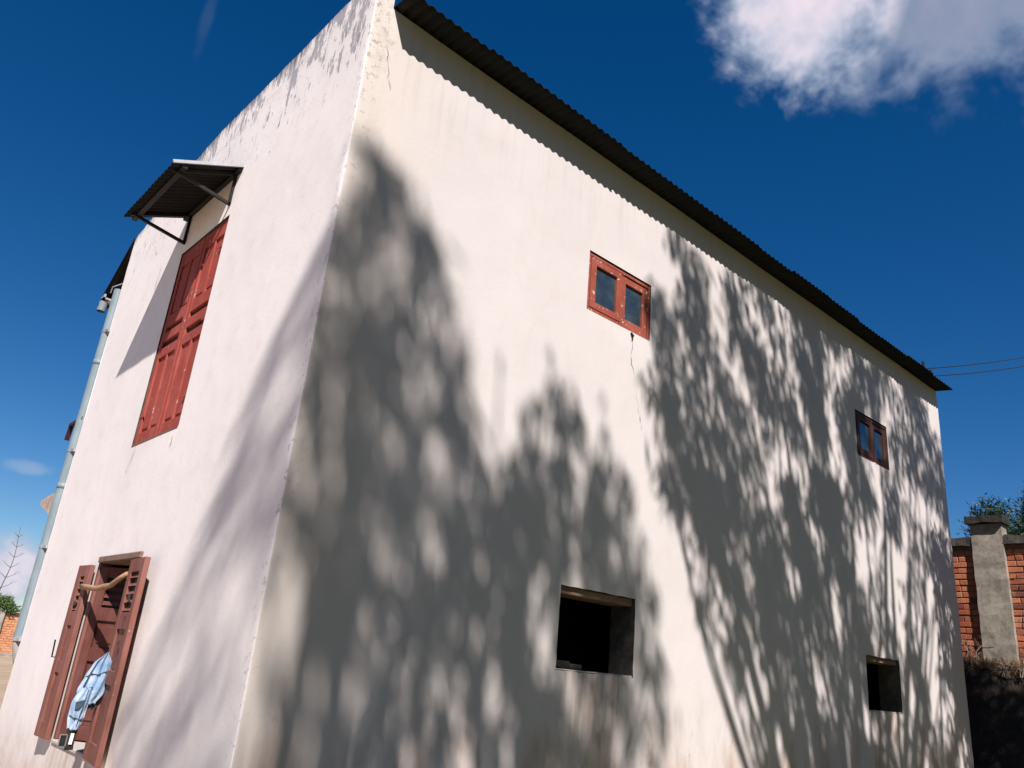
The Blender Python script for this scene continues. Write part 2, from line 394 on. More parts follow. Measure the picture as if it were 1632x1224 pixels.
class MB:
    def __init__(s): s.v = []; s.f = []
    def add(s, v, f):
        k = len(s.v); s.v += [tuple(q) for q in v]; s.f += [tuple(i + k for i in q) for q in f]; return s
    def box(s, lo, hi, bev=0.0): return s.add(*box_v(lo, hi, bev))
    def tube(s, pts, rad, n=10, cap=True):
        pts = [Vector(p) for p in pts]
        rads = rad if isinstance(rad, (list, tuple)) else [rad] * len(pts)
        vs = []; fs = []
        up = Vector((0.31, 0.17, 0.93)); prev = None
        for i, p in enumerate(pts):
            d = (pts[min(i + 1, len(pts) - 1)] - pts[max(i - 1, 0)]).normalized()
            a = (prev - d * prev.dot(d)).normalized() if prev is not None and (prev - d * prev.dot(d)).length > 1e-4 else d.cross(up).normalized()
            prev = a; b = d.cross(a)
            for k in range(n):
                t = 2 * math.pi * k / n
                vs.append(p + (a * math.cos(t) + b * math.sin(t)) * rads[i])
        for i in range(len(pts) - 1):
            for k in range(n):
                fs.append((i * n + k, i * n + (k + 1) % n, (i + 1) * n + (k + 1) % n, (i + 1) * n + k))
        if cap:
            fs.append(tuple(range(n))[::-1]); fs.append(tuple((len(pts) - 1) * n + k for k in range(n)))
        return s.add(vs, fs)
    def bar(s, a, b, w, h, up=(0, 0, 1)):
        a = Vector(a); b = Vector(b); d = (b - a).normalized(); u = Vector(up)
        r = d.cross(u).normalized() * w * 0.5; u2 = r.cross(d).normalized() * h * 0.5
        v = [a - r - u2, a + r - u2, a + r + u2, a - r + u2, b - r - u2, b + r - u2, b + r + u2, b - r + u2]
        f = [(0, 3, 2, 1), (4, 5, 6, 7), (0, 1, 5, 4), (1, 2, 6, 5), (2, 3, 7, 6), (3, 0, 4, 7)]
        return s.add(v, f)
    def xf(s, m): s.v = [tuple(m @ Vector(q)) for q in s.v]; return s
    def build(s, name, mat, parent=None, smooth=False): return link(name, s.v, s.f, mat, parent, smooth)

rng = random.Random(7)
nrng = np.random.default_rng(11)
def nz(x, y, z, s=1.0): return noise.noise((x * s, y * s, z * s))

# ------------------------------------------------------------------ ground and bank
def make_ground():
    xs = [-400, -120, -60] + list(range(-30, 31, 3)) + [60, 120, 400]
    ys = xs; vs = []; fs = []
    for j, y in enumerate(ys):
        for i, x in enumerate(xs):
            vs.append((x, y, 0.0))
    n = len(xs)
    for j in range(n - 1):
        for i in range(n - 1): fs.append((j * n + i, j * n + i + 1, (j + 1) * n + i + 1, (j + 1) * n + i))
    return tag(link('ground', vs, fs, 'ground'), kind='structure')
make_ground()

def bank_profile(x, y):
    w = 0.16 * nz(0.7, y, 0.2, 1.3) + 0.06 * nz(x, y, 3.3, 5)
    e = 10.95 + w * 1.2
    top = 2.30 + 0.06 * nz(x, y, 1.0, 2.2)
    if x >= e + 0.12: return top
    k = (x - (e - 0.85)) / 0.97
    k = max(0.0, min(1.0, k))
    return -0.05 + (top + 0.05) * (k ** 0.75) * (0.9 + 0.1 * k)
def make_bank():
    xs = [9.9 + 0.06 * i for i in range(34)] + [12.2, 13, 15, 20, 40]
    ys = [-6 + 0.1 * i for i in range(100)] + [5, 8, 14, 20]
    vs = []; fs = []
    for y in ys:
        for x in xs:
            z = bank_profile(x, y) if x < 12.1 else 2.3
            vs.append((x, y, z + 0.035 * nz(x, y, 0, 9)))
    n = len(xs)
    for j in range(len(ys) - 1):
        for i in range(n - 1): fs.append((j * n + i, j * n + i + 1, (j + 1) * n + i + 1, (j + 1) * n + i))
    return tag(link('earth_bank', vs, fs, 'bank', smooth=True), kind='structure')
make_bank()

# ------------------------------------------------------------------ the house
LX, LY, TH = 9.45, 4.95, 0.24
house = empty('house', (0, 0, 0))
tag(house, 'two-storey white plastered house with red shutters and corrugated iron roof', 'house')

HOLES_S = [(2.25, 3.05, 4.374, 4.908), (6.865, 7.70, 4.318, 4.866), (2.165, 2.98, 1.647, 2.21), (6.76, 7.56, 1.558, 2.108)]
HOLES_G = [(1.955, 3.01, 3.107, 4.935), (2.13, 3.06, 0.84, 2.135)]
def ptop(y):
    P = [(0, 6.09), (0.45, 6.145), (1.63, 6.157), (2.75, 6.18), (3.37, 6.124), (4.94, 5.832), (6, 5.6)]
    for (a, za), (b, zb) in zip(P, P[1:]):
        if y <= b: return za + (zb - za) * (y - a) / (b - a) + 0.012 * nz(y, 1.7, 0, 3.1) + 0.008 * nz(y, 4, 0, 11)
    return 5.6
def grid_cuts(lo, hi, step, cuts):
    c = sorted(set([lo, hi] + [q for q in cuts if lo < q < hi]))
    out = []
    for a, b in zip(c, c[1:]):
        k = max(1, int(round((b - a) / step)))
        out += [a + (b - a) * i / k for i in range(k)]
    return out + [hi]
def fade(u, z, holes):
    d = 1.0
    for a, b, c, e in holes:
        du = max(a - u, u - b, 0); dz = max(c - z, z - e, 0)
        d = min(d, math.hypot(du, dz) / 0.12)
    return d
CR = 0.014
def wall_point(side, u, z):
    """side 's': u = distance along the side wall; 'g': along the gable; the arris is rounded and worn"""
    holes = HOLES_S if side == 's' else HOLES_G
    q = CR * math.pi / 4
    k = fade(u, z, holes)
    if u < q:
        a = math.radians(45) * u / q
        nx_, ny_ = math.sin(math.radians(45) - a), math.cos(math.radians(45) - a)
        along, out = CR - CR * nx_, -CR + CR * ny_
        wear = -0.004 * max(0, nz(0.3, 4.9, z, 1.7))
        ax, ou = along - nx_ * wear, out + ny_ * wear
    else:
        ax = CR + (u - q); w = min(1.0, (u - q) / 0.1)
        d = (0.006 * nz(u, z, 5.0 if side == 's' else 9.0, 1.1) + 0.0022 * nz(u, z, 2.0, 6.0)) * k * w
        ou = d
    return (ax, -ou, z) if side == 's' else (-ou, ax, z)
def build_wall(side, length, holes, topf, name, mat):
    q = CR * math.pi / 4
    us = [0, q * 0.34, q * 0.67, q] + [v for v in grid_cuts(0.05, length, 0.07, [q_ + 0 for h in holes for q_ in (h[0], h[1])] + ([0.13, 0.1305] if side == 's' else []))]
    zs = grid_cuts(-0.1, 5.2, 0.07, [v for h in holes for v in (h[2], h[3])])
    ks = [i / 14 for i in range(1, 15)]
    rows = len(zs) + len(ks); vs = []; fs = []
    ragged = holes[2:] if side == 's' else []
    def chip(u, z):
        for a, b, c, e in ragged:
            eps = 1e-5
            if a - eps <= u <= b + eps and c - eps <= z <= e + eps and (min(abs(u - a), abs(u - b)) < eps or min(abs(z - c), abs(z - e)) < eps):
                return u + 0.009 * nz(u, z, 3.0, 13), z + 0.009 * nz(u, z, 8.0, 13)
        return u, z
    for u in us:
        ue = u + (CR - q if u > q else 0)   # arc length to coordinate
        top = topf(u)
        for z in zs: vs.append(wall_point(side, *chip(u, z)))
        for k in ks: vs.append(wall_point(side, u, 5.2 + (top - 5.2) * k))
    for i in range(len(us) - 1):
        for j in range(rows - 1):
            if j < len(zs) - 1:
                um = 0.5 * (us[i] + us[i + 1]); zm = 0.5 * (zs[j] + zs[j + 1])
                if any(a < um < b and c < zm < e for a, b, c, e in holes): continue
            a = i * rows + j
            f = (a, a + rows, a + rows + 1, a + 1)
            fs.append(f if side == 's' else f[::-1])
    # reveals of the openings
    n_wall = len(fs)
    dx = CR - q
    for a, b, c, e in holes:
        k = len(vs)
        uu_ = [u for u in us if a - 1e-6 <= u <= b + 1e-6]; zz_ = [z for z in zs if c - 1e-6 <= z <= e + 1e-6]
        ring = [(u, c) for u in uu_] + [(b, z) for z in zz_[1:]] + [(u, e) for u in uu_[::-1][1:]] + [(a, z) for z in zz_[::-1][1:-1]]
        m_ = len(ring)
        for uu, zz in ring: vs.append(wall_point(side, *chip(uu, zz)))
        for uu, zz in ring: vs.append((uu + dx, TH, zz) if side == 's' else (TH, uu + dx, zz))
        for i in range(m_):
            f = (k + i, k + (i + 1) % m_, k + m_ + (i + 1) % m_, k + m_ + i)
            fs.append(f if side == 's' else f[::-1])
    n_rev = len(fs)
    if side == 'g':
        k = len(vs); n = len(us)
        for u in us:
            z = topf(u); y = u + (CR - q)
            vs.append((0.075, y, z + 0.012 + 0.01 * nz(y, 0, 0, 9))); vs.append((0.135, y, z - 0.01)); vs.append((0.135, y, 5.3))
        for i in range(n - 1):
            t0 = i * rows + rows - 1; t1 = (i + 1) * rows + rows - 1
            a, b = k + 3 * i, k + 3 * (i + 1)
            fs += [(t0, t1, b, a), (a, b, b + 1, a + 1), (a + 1, b + 1, b + 2, a + 2)]
        fs.append((rows - 1, k, k + 1))
    o = link(name, vs, fs, mat, house)
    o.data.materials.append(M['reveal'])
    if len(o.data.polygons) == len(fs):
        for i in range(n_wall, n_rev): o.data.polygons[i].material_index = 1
    else: print('FACES CHANGED', name, len(fs), len(o.data.polygons))
    o.data.polygons.foreach_set('use_smooth', [True] * len(o.data.polygons))
    try:
        o.data.set_sharp_from_angle(angle=math.radians(50))
    except Exception: pass
    return o
dxc = CR - CR * math.pi / 4
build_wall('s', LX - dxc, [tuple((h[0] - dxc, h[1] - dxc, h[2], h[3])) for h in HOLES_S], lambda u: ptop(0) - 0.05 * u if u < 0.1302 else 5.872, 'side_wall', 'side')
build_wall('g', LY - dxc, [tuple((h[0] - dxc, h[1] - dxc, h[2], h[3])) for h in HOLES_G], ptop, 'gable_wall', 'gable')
MB().add([(LX, 0, 0), (LX, LY, 0), (LX, LY, 5.84), (LX, 2.475, 6.15), (LX, 0, 5.87)], [(0, 1, 2, 3, 4)]).build('end_wall', 'dirty', house)
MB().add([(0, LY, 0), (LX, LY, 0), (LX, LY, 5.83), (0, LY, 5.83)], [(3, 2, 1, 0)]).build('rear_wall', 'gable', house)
# rooms: dark floor, ceiling and partition walls
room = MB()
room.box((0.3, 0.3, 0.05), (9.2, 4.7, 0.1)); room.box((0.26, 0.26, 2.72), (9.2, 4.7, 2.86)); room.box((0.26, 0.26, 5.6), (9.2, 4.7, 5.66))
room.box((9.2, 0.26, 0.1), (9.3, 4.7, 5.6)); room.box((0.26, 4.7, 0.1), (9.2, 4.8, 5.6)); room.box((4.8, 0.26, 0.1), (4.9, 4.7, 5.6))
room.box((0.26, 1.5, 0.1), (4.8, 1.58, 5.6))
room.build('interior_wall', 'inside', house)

# roof sheets, corrugated, each its own piece
PITCH = 0.0762
def corrugated(nw, prof, amp=0.010, seg=8, th=0.0016):
    """sheet nw waves wide along x, following prof [(y, z)]; two skins"""
    cols_ = nw * seg + 1; vs = []; fs = []; n = len(prof)
    for side in (0, 1):
        for i in range(cols_):
            x = i * PITCH / seg
            c = amp * math.sin(2 * math.pi * i / seg)
            for (y, z) in prof: vs.append((x, y, z + c - side * th))
    N = cols_ * n
    for i in range(cols_ - 1):
        for j in range(n - 1):
            a = i * n + j
            fs.append((a, a + n, a + n + 1, a + 1)); fs.append((N + a, N + a + 1, N + a + n + 1, N + a + n))
        fs.append((i * n, N + i * n, N + (i + 1) * n, (i + 1) * n))
    for i in (0, cols_ - 1):
        for j in range(n - 1):
            a = i * n + j; fs.append((a, a + 1, N + a + 1, N + a))
    me = bpy.data.meshes.new('roof_sheet'); me.from_pydata(vs, [], fs); me.update()
    me.polygons.foreach_set('use_smooth', [True] * len(me.polygons))
    return me
PITCH = (LX + 0.02 - 0.135) / 118
me_f = corrugated(10, [(-0.225, 5.856), (0.0, 5.885), (1.2, 6.03), (2.48, 6.185)]); me_f.materials.append(M['iron'])
me_b = corrugated(10, [(2.47, 6.185), (3.6, 6.03), (4.97, 5.855)]); me_b.materials.append(M['iron'])
xw = 10 * PITCH
nsheet = 13; adv = 9 * PITCH
for me_, rear in ((me_f, False), (me_b, True)):
    for i in range(nsheet):
        o = bpy.data.objects.new('roof_sheet', me_); col.objects.link(o); o.parent = house
        o.location = (0.135 + adv * i, rng.uniform(-0.018, 0.014), 0.0026 * (i % 2) + rng.uniform(0, 0.005))
        o.rotation_euler.z = rng.uniform(-0.003, 0.003)
PITCH2 = PITCH
me_e = corrugated(10, [(4.95, 5.835), (5.4, 5.55), (5.87, 5.262)], amp=0.007); me_e.materials.append(M['iron'])
for i in range(nsheet):
    o = bpy.data.objects.new('eave_sheet', me_e); col.objects.link(o); o.parent = house
    o.location = (-0.012 + adv * i, 0.0, 0.002 * (i % 2))
MB().bar((0.14, 2.475, 6.20), (LX + 0.02, 2.475, 6.20), 0.32, 0.02).build('ridge_cap', 'iron', house)
wp = MB()
wp.box((0.14, 0.03, 5.76), (LX - 0.02, 0.11, 5.868)).build('wall_plate', 'bare', house)

# cracks in the plaster
def crack(pts, plane, w=0.006, name='crack'):
    vs = []; fs = []; pts2 = []
    for a, b in zip(pts, pts[1:]):
        for k in range(6):
            f = k / 6; pts2.append((a[0] + (b[0] - a[0]) * f + rng.gauss(0, 0.006), a[1] + (b[1] - a[1]) * f))
    pts2.append(pts[-1])
    for i, (u, z) in enumerate(pts2):
        ww = w * (0.25 + rng.random()) * 0.5
        if rng.random() < 0.18: ww *= 0.1
        for s in (-1, 1):
            vs.append((u + s * ww, -0.008, z + s * ww * 0.3) if plane == 's' else (-0.008, u + s * ww, z + s * ww * 0.3))
    for i in range(len(pts2) - 1): fs.append((2 * i, 2 * i + 1, 2 * i + 3, 2 * i + 2))
    return link(name, vs, fs, 'crack', house)
crack([(2.83, 4.36), (2.80, 4.15), (2.87, 3.95), (2.93, 3.70), (2.98, 3.55)], 's', 0.0045)
crack([(0.19, 5.62), (0.14, 5.54), (0.17, 5.36), (0.215, 5.22)], 's', 0.0025)
crack([(2.0, 3.06), (2.02, 2.94)], 'g', 0.008)
crack([(2.86, 3.08), (2.95, 2.93), (2.96, 2.86)], 'g', 0.008)
crack([(3.55, 5.0), (3.6, 4.72), (3.66, 4.45)], 'g', 0.006)
crack([(0.2, 6.02), (0.9, 5.99), (1.5, 5.93), (1.95, 5.92)], 'g', 0.012)
crack([(2.0, 5.9), (2.5, 5.88), (2.9, 5.90)], 'g', 0.008)

# casement windows in the side wall
def casement(x0, x1, z0, z1, tilt, mat):
    w = empty('window', (0, 0, 0), house)
    o = 0.012
    def piece(nm, lo, hi, m, par, bev=0.004): return MB().box(lo, hi, bev).build(nm, m, par)
    fr = MB(); fw = 0.028
    ya, yb = 0.004, 0.075
    fr.box((x0 + 0.004, ya, z0 + 0.004), (x0 + fw, yb, z1 - 0.02), 0.003); fr.box((x1 - fw, ya, z0 + 0.004), (x1 - 0.004, yb, z1 - 0.02), 0.003)
    fr.box((x0 + 0.004, ya - 0.002, z1 - 0.046), (x1 - 0.004, yb, z1 - 0.018), 0.003); fr.box((x0 + 0.004, ya - 0.004, z0 - 0.012), (x1 - 0.004, yb, z0 + fw), 0.003)
    fr.build('frame', mat, w)
    xm = 0.5 * (x0 + x1)
    for k, (a, b) in enumerate(((x0 + fw + 0.002, xm + 0.010), (xm + 0.016, x1 - fw - 0.002))):
        yo = -0.004 if k == 0 else 0.012
        zt = z1 - 0.050; zb = z0 + fw + 0.003; sw = 0.062
        c = MB()
        c.box((a, yo, zb), (a + sw, yo + 0.034, zt), 0.003); c.box((b - sw, yo, zb), (b, yo + 0.034, zt), 0.003)
        c.box((a + sw, yo + 0.001, zt - sw), (b - sw, yo + 0.033, zt), 0.003); c.box((a + sw, yo + 0.001, zb), (b - sw, yo + 0.033, zb + sw), 0.003)
        c.build('casement', mat, w)
        MB().box((a + sw - 0.004, yo + 0.020, zb + sw - 0.004), (b - sw + 0.004, yo + 0.024, zt - sw + 0.004)).build('pane', 'glass', w)
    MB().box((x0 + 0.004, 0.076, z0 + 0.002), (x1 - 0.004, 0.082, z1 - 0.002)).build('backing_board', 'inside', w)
    return w
casement(2.25, 3.05, 4.374, 4.908, 0, 'redwin')
casement(6.865, 7.70, 4.318, 4.866, 0, 'darkred')  # shade on this far frame comes from the darker paint
hk = MB(); hk.bar((2.80, -0.004, 4.36), (2.815, -0.02, 4.33), 0.02, 0.012); hk.bar((2.81, -0.012, 4.34), (2.812, -0.008, 4.29), 0.008, 0.008)
hk.build('window_catch', 'iron', house)

# the two openings below: timber lintel, plaster reveals and a dim room
for (x0, x1, z0, z1) in HOLES_S[2:]:
    MB().box((x0 + 0.003, 0.03, z1 - 0.055), (x1 - 0.003, TH, z1 - 0.002), 0.004).build('lintel', 'bare', house)
    MB().box((x0 + 0.003, 0.006, z0 + 0.001), (x1 - 0.003, TH, z0 + 0.012), 0.003).build('sill', 'dirty', house)
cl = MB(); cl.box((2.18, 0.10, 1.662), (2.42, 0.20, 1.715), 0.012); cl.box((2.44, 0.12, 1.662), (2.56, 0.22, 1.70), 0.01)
cl.build('stored_bricks', 'inside', house)  # takes the unlit-room colour so it sinks into the dark

# tall closed shutters upstairs in the gable
def shutter_leaf(y0, y1, z0, z1, xf, mat, flip):
    """panelled leaf in the plane x = xf (front), rails stand proud of recessed panels"""
    o = empty('shutter_leaf', (0, 0, 0), house)
    sw = 0.062; t = 0.034
    def b(nm, ya, yb, za, zb, dx=0.0, bev=0.003): return MB().box((xf + dx, ya, za), (xf + dx + t, yb, zb), bev).build(nm, mat, o)
    H = z1 - z0
    b('stile', y0, y0 + sw, z0, z1); b('stile', y1 - sw, y1, z0, z1)
    rails = [(0.0, 0.055), (0.425, 0.475), (0.510, 0.560), (0.590, 0.655), (0.925, 1.0)]
    for a, c in rails: b('rail', y0 + sw - 0.001, y1 - sw + 0.001, z0 + a * H, z0 + c * H, 0.002)
    ym = 0.5 * (y0 + y1)
    b('muntin', ym - 0.018, ym + 0.018, z0 + 0.053 * H, z0 + 0.427 * H, 0.0035)
    b('muntin', ym - 0.018, ym + 0.018, z0 + 0.653 * H, z0 + 0.928 * H, 0.0035)
    for (a, c) in ((0.05, 0.43), (0.65, 0.93)):
        for (ya, yb) in ((y0 + sw - 0.004, ym - 0.014), (ym + 0.014, y1 - sw + 0.004)):
            MB().box((xf + 0.020, ya, z0 + a * H), (xf + 0.026, yb, z0 + c * H)).build('panel', mat, o)
            MB().box((xf + 0.009, ya + 0.020, z0 + a * H + 0.035), (xf + 0.021, yb - 0.020, z0 + c * H - 0.045), 0.005).build('panel', mat, o)
    for (a, c) in ((0.47, 0.515), (0.555, 0.595)):
        MB().box((xf + 0.024, y0 + sw - 0.004, z0 + a * H), (xf + 0.030, y1 - sw + 0.004, z0 + c * H)).build('panel', 'darkred', o)  # darker red paints in the rail shadow on the slot panels
    return o
ys0, ys1, zs0, zs1 = 1.958, 3.008, 3.110, 4.93
ymid = 0.5 * (ys0 + ys1)
shutter_leaf(ys0, ymid - 0.002, zs0, zs1, 0.016, 'red', 0)
shutter_leaf(ymid + 0.002, ys1, zs0, zs1, 0.012, 'red', 1)
for zz_ in (3.35, 4.0, 4.65):
    for yy_, dy_ in ((1.955, 0.10), (3.011, -0.10)):
        ya_, yb_ = sorted((yy_, yy_ + dy_))
        MB().box((0.006, ya_, zz_), (0.0118 if dy_ < 0 else 0.0155, yb_, zz_ + 0.022), 0.001).build('hinge', 'red', house)
MB().box((0.05, 1.957, 3.109), (0.10, 3.008, 4.933)).build('backing_board', 'darkred', house)
MB().box((-0.004, 1.962, 3.092), (0.05, 3.004, 3.107), 0.004).build('threshold', 'bare', house)

# canopy over the upper shutters
can = empty('canopy', (0, 1.9, 5.37), house)
nwv = 16; PITCH = 0.0762
cs = []
segs = 8; pr = [(-0.004, 0.0), (-0.27, -0.122), (-0.535, -0.246)]
vs = []; fs = []
cols_ = nwv * segs + 1
for side in (0, 1):
    for i in range(cols_):
        for (x, z) in pr:
            zz = z + 0.010 * math.sin(2 * math.pi * i / segs) - 0.0018 * side - 0.003 * math.sin(i * 0.11)
            vs.append((x, i * PITCH / segs, zz))
N = cols_ * 3
for i in range(cols_ - 1):
    for j in range(2):
        a = i * 3 + j; fs += [(a, a + 3, a + 4, a + 1), (N + a, N + a + 1, N + a + 4, N + a + 3)]
    fs.append((i * 3 + 2, i * 3 + 5, N + i * 3 + 5, N + i * 3 + 2))
link('sheet', vs, fs, 'iron', can, smooth=True)
b = MB(); b.bar((0, -0.012, 0.006), (-0.54, -0.012, -0.244), 0.016, 0.026); b.build('edge_strip', 'zinc', can)
b = MB(); b.bar((-0.02, 0.0, -0.03), (-0.02, 1.22, -0.03), 0.04, 0.035); b.bar((-0.44, 0.0, -0.232), (-0.44, 1.22, -0.232), 0.04, 0.035); b.build('batten', 'steel', can)
for yy in (0.10, 1.10):
    b = MB()
    b.bar((-0.012, yy, -0.02), (-0.012, yy, -0.335), 0.022, 0.022, (1, 0, 0)); b.bar((-0.005, yy, -0.325), (-0.46, yy, -0.250), 0.022, 0.026); b.bar((-0.005, yy, -0.03), (-0.50, yy, -0.258), 0.022, 0.024)
    b.build('bracket', 'steel', can)

# open window downstairs in the gable: plank lintel, sill, leaves folded back on the wall, one leaf swung inwards
MB().box((-0.022, 2.03, 2.134), (0.20, 3.02, 2.182), 0.006).build('lintel', 'bare', house)
MB().box((-0.012, 2.135, 0.815), (0.235, 3.055, 0.842), 0.006).build('sill', 'dirty', house)
def folded_leaf(yh, width, z0, z1, sgn, ang, mat):
    """leaf hinged at y = yh, folded back against the wall; local u runs from the hinge outwards"""
    o = empty('shutter_leaf', (-0.016, yh, 0), house)
    o.rotation_euler.z = ang
    t = 0.036
    def b(nm, ua, ub, za, zb, d0=0.0, d1=None, bev=0.003, m=mat):
        ya, yb = sorted((sgn * ua, sgn * ub))
        return MB().box((-t + d0 - 0.004, ya, za), (-0.004 if d1 is None else -t + d1 - 0.004, yb, zb), bev).build(nm, m, o)
    H = z1 - z0; w = width
    b('stile', 0.0, 0.085, z0, z1); b('stile', w - 0.085, w, z0, z1)
    b('rail', 0.084, w - 0.084, z0, z0 + 0.11, 0.002); b('rail', 0.084, w - 0.084, z1 - 0.09, z1, 0.002)
    b('rail', 0.084, w - 0.084, z1 - 0.47, z1 - 0.36, 0.002); b('rail', 0.084, w - 0.084, z0 + 0.46, z0 + 0.55, 0.002)
    b('panel', 0.08, w - 0.08, z0 + 0.105, z0 + 0.465, 0.016, 0.028); b('panel', 0.08, w - 0.08, z0 + 0.545, z1 - 0.465, 0.016, 0.028)
    b('panel', 0.08, w - 0.08, z1 - 0.365, z1 - 0.085, 0.030, 0.034, 0, 'steel')
    for k in range(5):
        zz = z1 - 0.35 + k * 0.055
        v, f = box_v((-t + 0.001, sgn * 0.083 if sgn > 0 else -(w - 0.083), zz), (-t + 0.006, (w - 0.083) if sgn > 0 else -0.083, zz + 0.030))
        m = MB().add(v, f); m.v = [(x + (z - zz) * 0.7, y, z) for x, y, z in m.v]
        m.build('slat', mat, o)
    return o
# leaf at the right of the opening (towards the house corner)
rl = folded_leaf(2.085, 0.44, 0.835, 2.115, -1, math.radians(-6.0), 'brown')
ll = folded_leaf(3.06, 0.275, 0.835, 2.115, 1, math.radians(3.0), 'brown')
# carved marks on the right leaf: hook, star and arrow
mk = MB()
def mline(p, q, w=0.006):
    mk.bar((-0.0435, p[0], p[1]), (-0.0435, q[0], q[1]), w, 0.002, (1, 0, 0))
yc = -0.30
mline((yc + 0.05, 1.72), (yc, 1.73)); mline((yc + 0.05, 1.72), (yc + 0.055, 1.56)); mline((yc + 0.06, 1.56), (yc, 1.565))
mline((yc + 0.035, 1.60), (yc + 0.02, 1.53)); mline((yc + 0.05, 1.54), (yc - 0.005, 1.58)); mline((yc + 0.01, 1.555), (yc + 0.04, 1.42)); mline((yc + 0.04, 1.42), (yc + 0.02, 1.45)); mline((yc + 0.04, 1.42), (yc + 0.05, 1.46))
mk.build('carved_mark', 'crack', rl)
nt = MB(); nt.box((-0.0425, -0.27, 1.835), (-0.040, -0.20, 1.875)); nt.build('notch', 'crack', rl)
nt = MB(); nt.box((-0.0425, 0.12, 1.80), (-0.040, 0.18, 1.835)); nt.build('notch', 'crack', ll)
# inner leaf
MB().box((0.004, 3.022, 0.845), (0.10, 3.062, 2.13), 0.003).build('jamb_lining', 'brown', house)
MB().box((0.004, 2.128, 0.845), (0.10, 2.150, 2.13), 0.003).build('jamb_lining', 'brown', house)
il = empty('inner_leaf', (0.02, 3.020, 0), house)
il.rotation_euler.z = math.radians(36)
def ib(nm, ua, ub, za, zb, d0=0.0, d1=0.035, bev=0.003, m='innerbrown'): return MB().box((d0, -ub, za), (d1, -ua, zb), bev).build(nm, m, il)
iw = 0.50
ib('stile', 0.0, 0.075, 0.852, 2.11); ib('stile', iw - 0.075, iw, 0.852, 2.11)
for za, zb in ((0.852, 0.95), (1.40, 1.50), (1.70, 1.80), (2.03, 2.11)): ib('rail', 0.074, iw - 0.074, za, zb, 0.002)
for za, zb in ((0.945, 1.405), (1.495, 1.705)):
    ib('panel', 0.07, iw - 0.07, za, zb, 0.022, 0.030); ib('panel', 0.10, iw - 0.10, za + 0.04, zb - 0.04, 0.012, 0.023, 0.006)
ib('panel', 0.07, iw - 0.07, 1.795, 2.035, 0.030, 0.034, 0, 'steel')
for k in range(4):
    zz = 1.82 + k * 0.055
    m = MB().box((0.006, -iw + 0.073, zz), (0.011, -0.073, zz + 0.03)); m.v = [(x + (z - zz) * 0.6, y, z) for x, y, z in m.v]; m.build('slat', 'innerbrown', il)
lt = MB(); lt.tube([(-0.02, 3.40, 1.40), (-0.07, 3.42, 1.40), (-0.075, 3.43, 1.53)], 0.007, 6); lt.build('iron_latch', 'iron', house)

# drainpipe at the rear corner of the gable
dp = empty('drainpipe', (-0.002, 5.012, 0), house)
MB().tube([(0, 0, 1.50), (0, 0, 2.4), (0, 0, 3.35), (0, 0, 4.4), (0, 0, 5.19)], 0.054, 18, cap=False).build('pipe', 'pipe', dp, True)
MB().tube([(0, 0, 1.52), (0.012, 0.0, 1.42), (0.05, 0.0, 1.28), (0.09, 0, 1.14)], [0.054, 0.052, 0.044, 0.03], 16).build('pipe_shoe', 'concrete', dp, True)
for z in (1.49, 2.36, 3.34, 4.68):
    b = MB(); b.tube([(0, 0, z - 0.016), (0, 0, z + 0.016)], 0.0585, 18); b.bar((-0.03, -0.045, z), (-0.012, -0.10, z), 0.02, 0.03)
    b.build('clamp', 'zinc', dp)
for z in (4.30, 2.95): MB().tube([(0, 0, z - 0.004), (0, 0, z + 0.05)], 0.0568, 18).build('pipe_joint', 'pipe', dp, True)
# rear eave: short gutter stub and spout, stay, timber bracket and slab end
gu = empty('gutter_spout', (0.02, 5.72, 5.29), house)
MB().tube([(0, 0, -0.02), (-0.006, 0.0, -0.14)], 0.048, 14, cap=False).build('spout', 'pipe', gu, True)
MB().tube([(0, 0, -0.03), (0, 0, -0.035)], 0.046, 14).build('spout_stop', 'inside', gu)
b = MB(); b.box((-0.03, -0.07, 0.0), (0.6, 0.07, 0.02)); b.box((-0.03, -0.07, 0.0), (-0.01, 0.07, 0.06)); b.build('gutter', 'zinc', gu)
b = MB(); b.bar((0.10, 5.40, 5.45), (0.02, 5.50, 5.40), 0.01, 0.012); b.bar((0.02, 5.50, 5.40), (0.02, 5.52, 5.33), 0.01, 0.012); b.build('gutter_hook', 'zinc', house)
b = MB(); b.bar((0.0, 4.96, 3.69), (0.0, 5.44, 3.69), 0.05, 0.035); b.bar((0.0, 5.43, 3.71), (0.0, 5.47, 3.53), 0.05, 0.04, (1, 0, 0)); b.bar((0.0, 5.0, 3.60), (0.0, 5.3, 3.68), 0.03, 0.03)
b.build('timber_bracket', 'darkred', house)
sl = MB(); sl.add([(0.02, 4.96, 2.58), (0.02, 5.5, 2.75), (0.02, 5.95, 2.875), (0.02, 5.94, 2.925), (0.02, 5.40, 2.955), (0.02, 4.96, 2.96)] + [(1.6, 4.96, 2.58), (1.6, 5.5, 2.75), (1.6, 5.95, 2.875), (1.6, 5.94, 2.925), (1.6, 5.40, 2.955), (1.6, 4.96, 2.96)],
   [(0, 5, 4, 3, 2, 1), (6, 7, 8, 9, 10, 11)] + [(i, (i + 1) % 6, 6 + (i + 1) % 6, 6 + i) for i in range(6)])
sl.build('slab', 'slab', house)
# service bracket for the wires on the roof end
b = MB(); b.tube([(9.36, 0.10, 5.86), (9.36, 0.10, 6.32)], 0.02, 8); b.bar((9.36, 0.0, 6.16), (9.36, 0.2, 6.16), 0.02, 0.02); b.build('wire_bracket', 'iron', house)

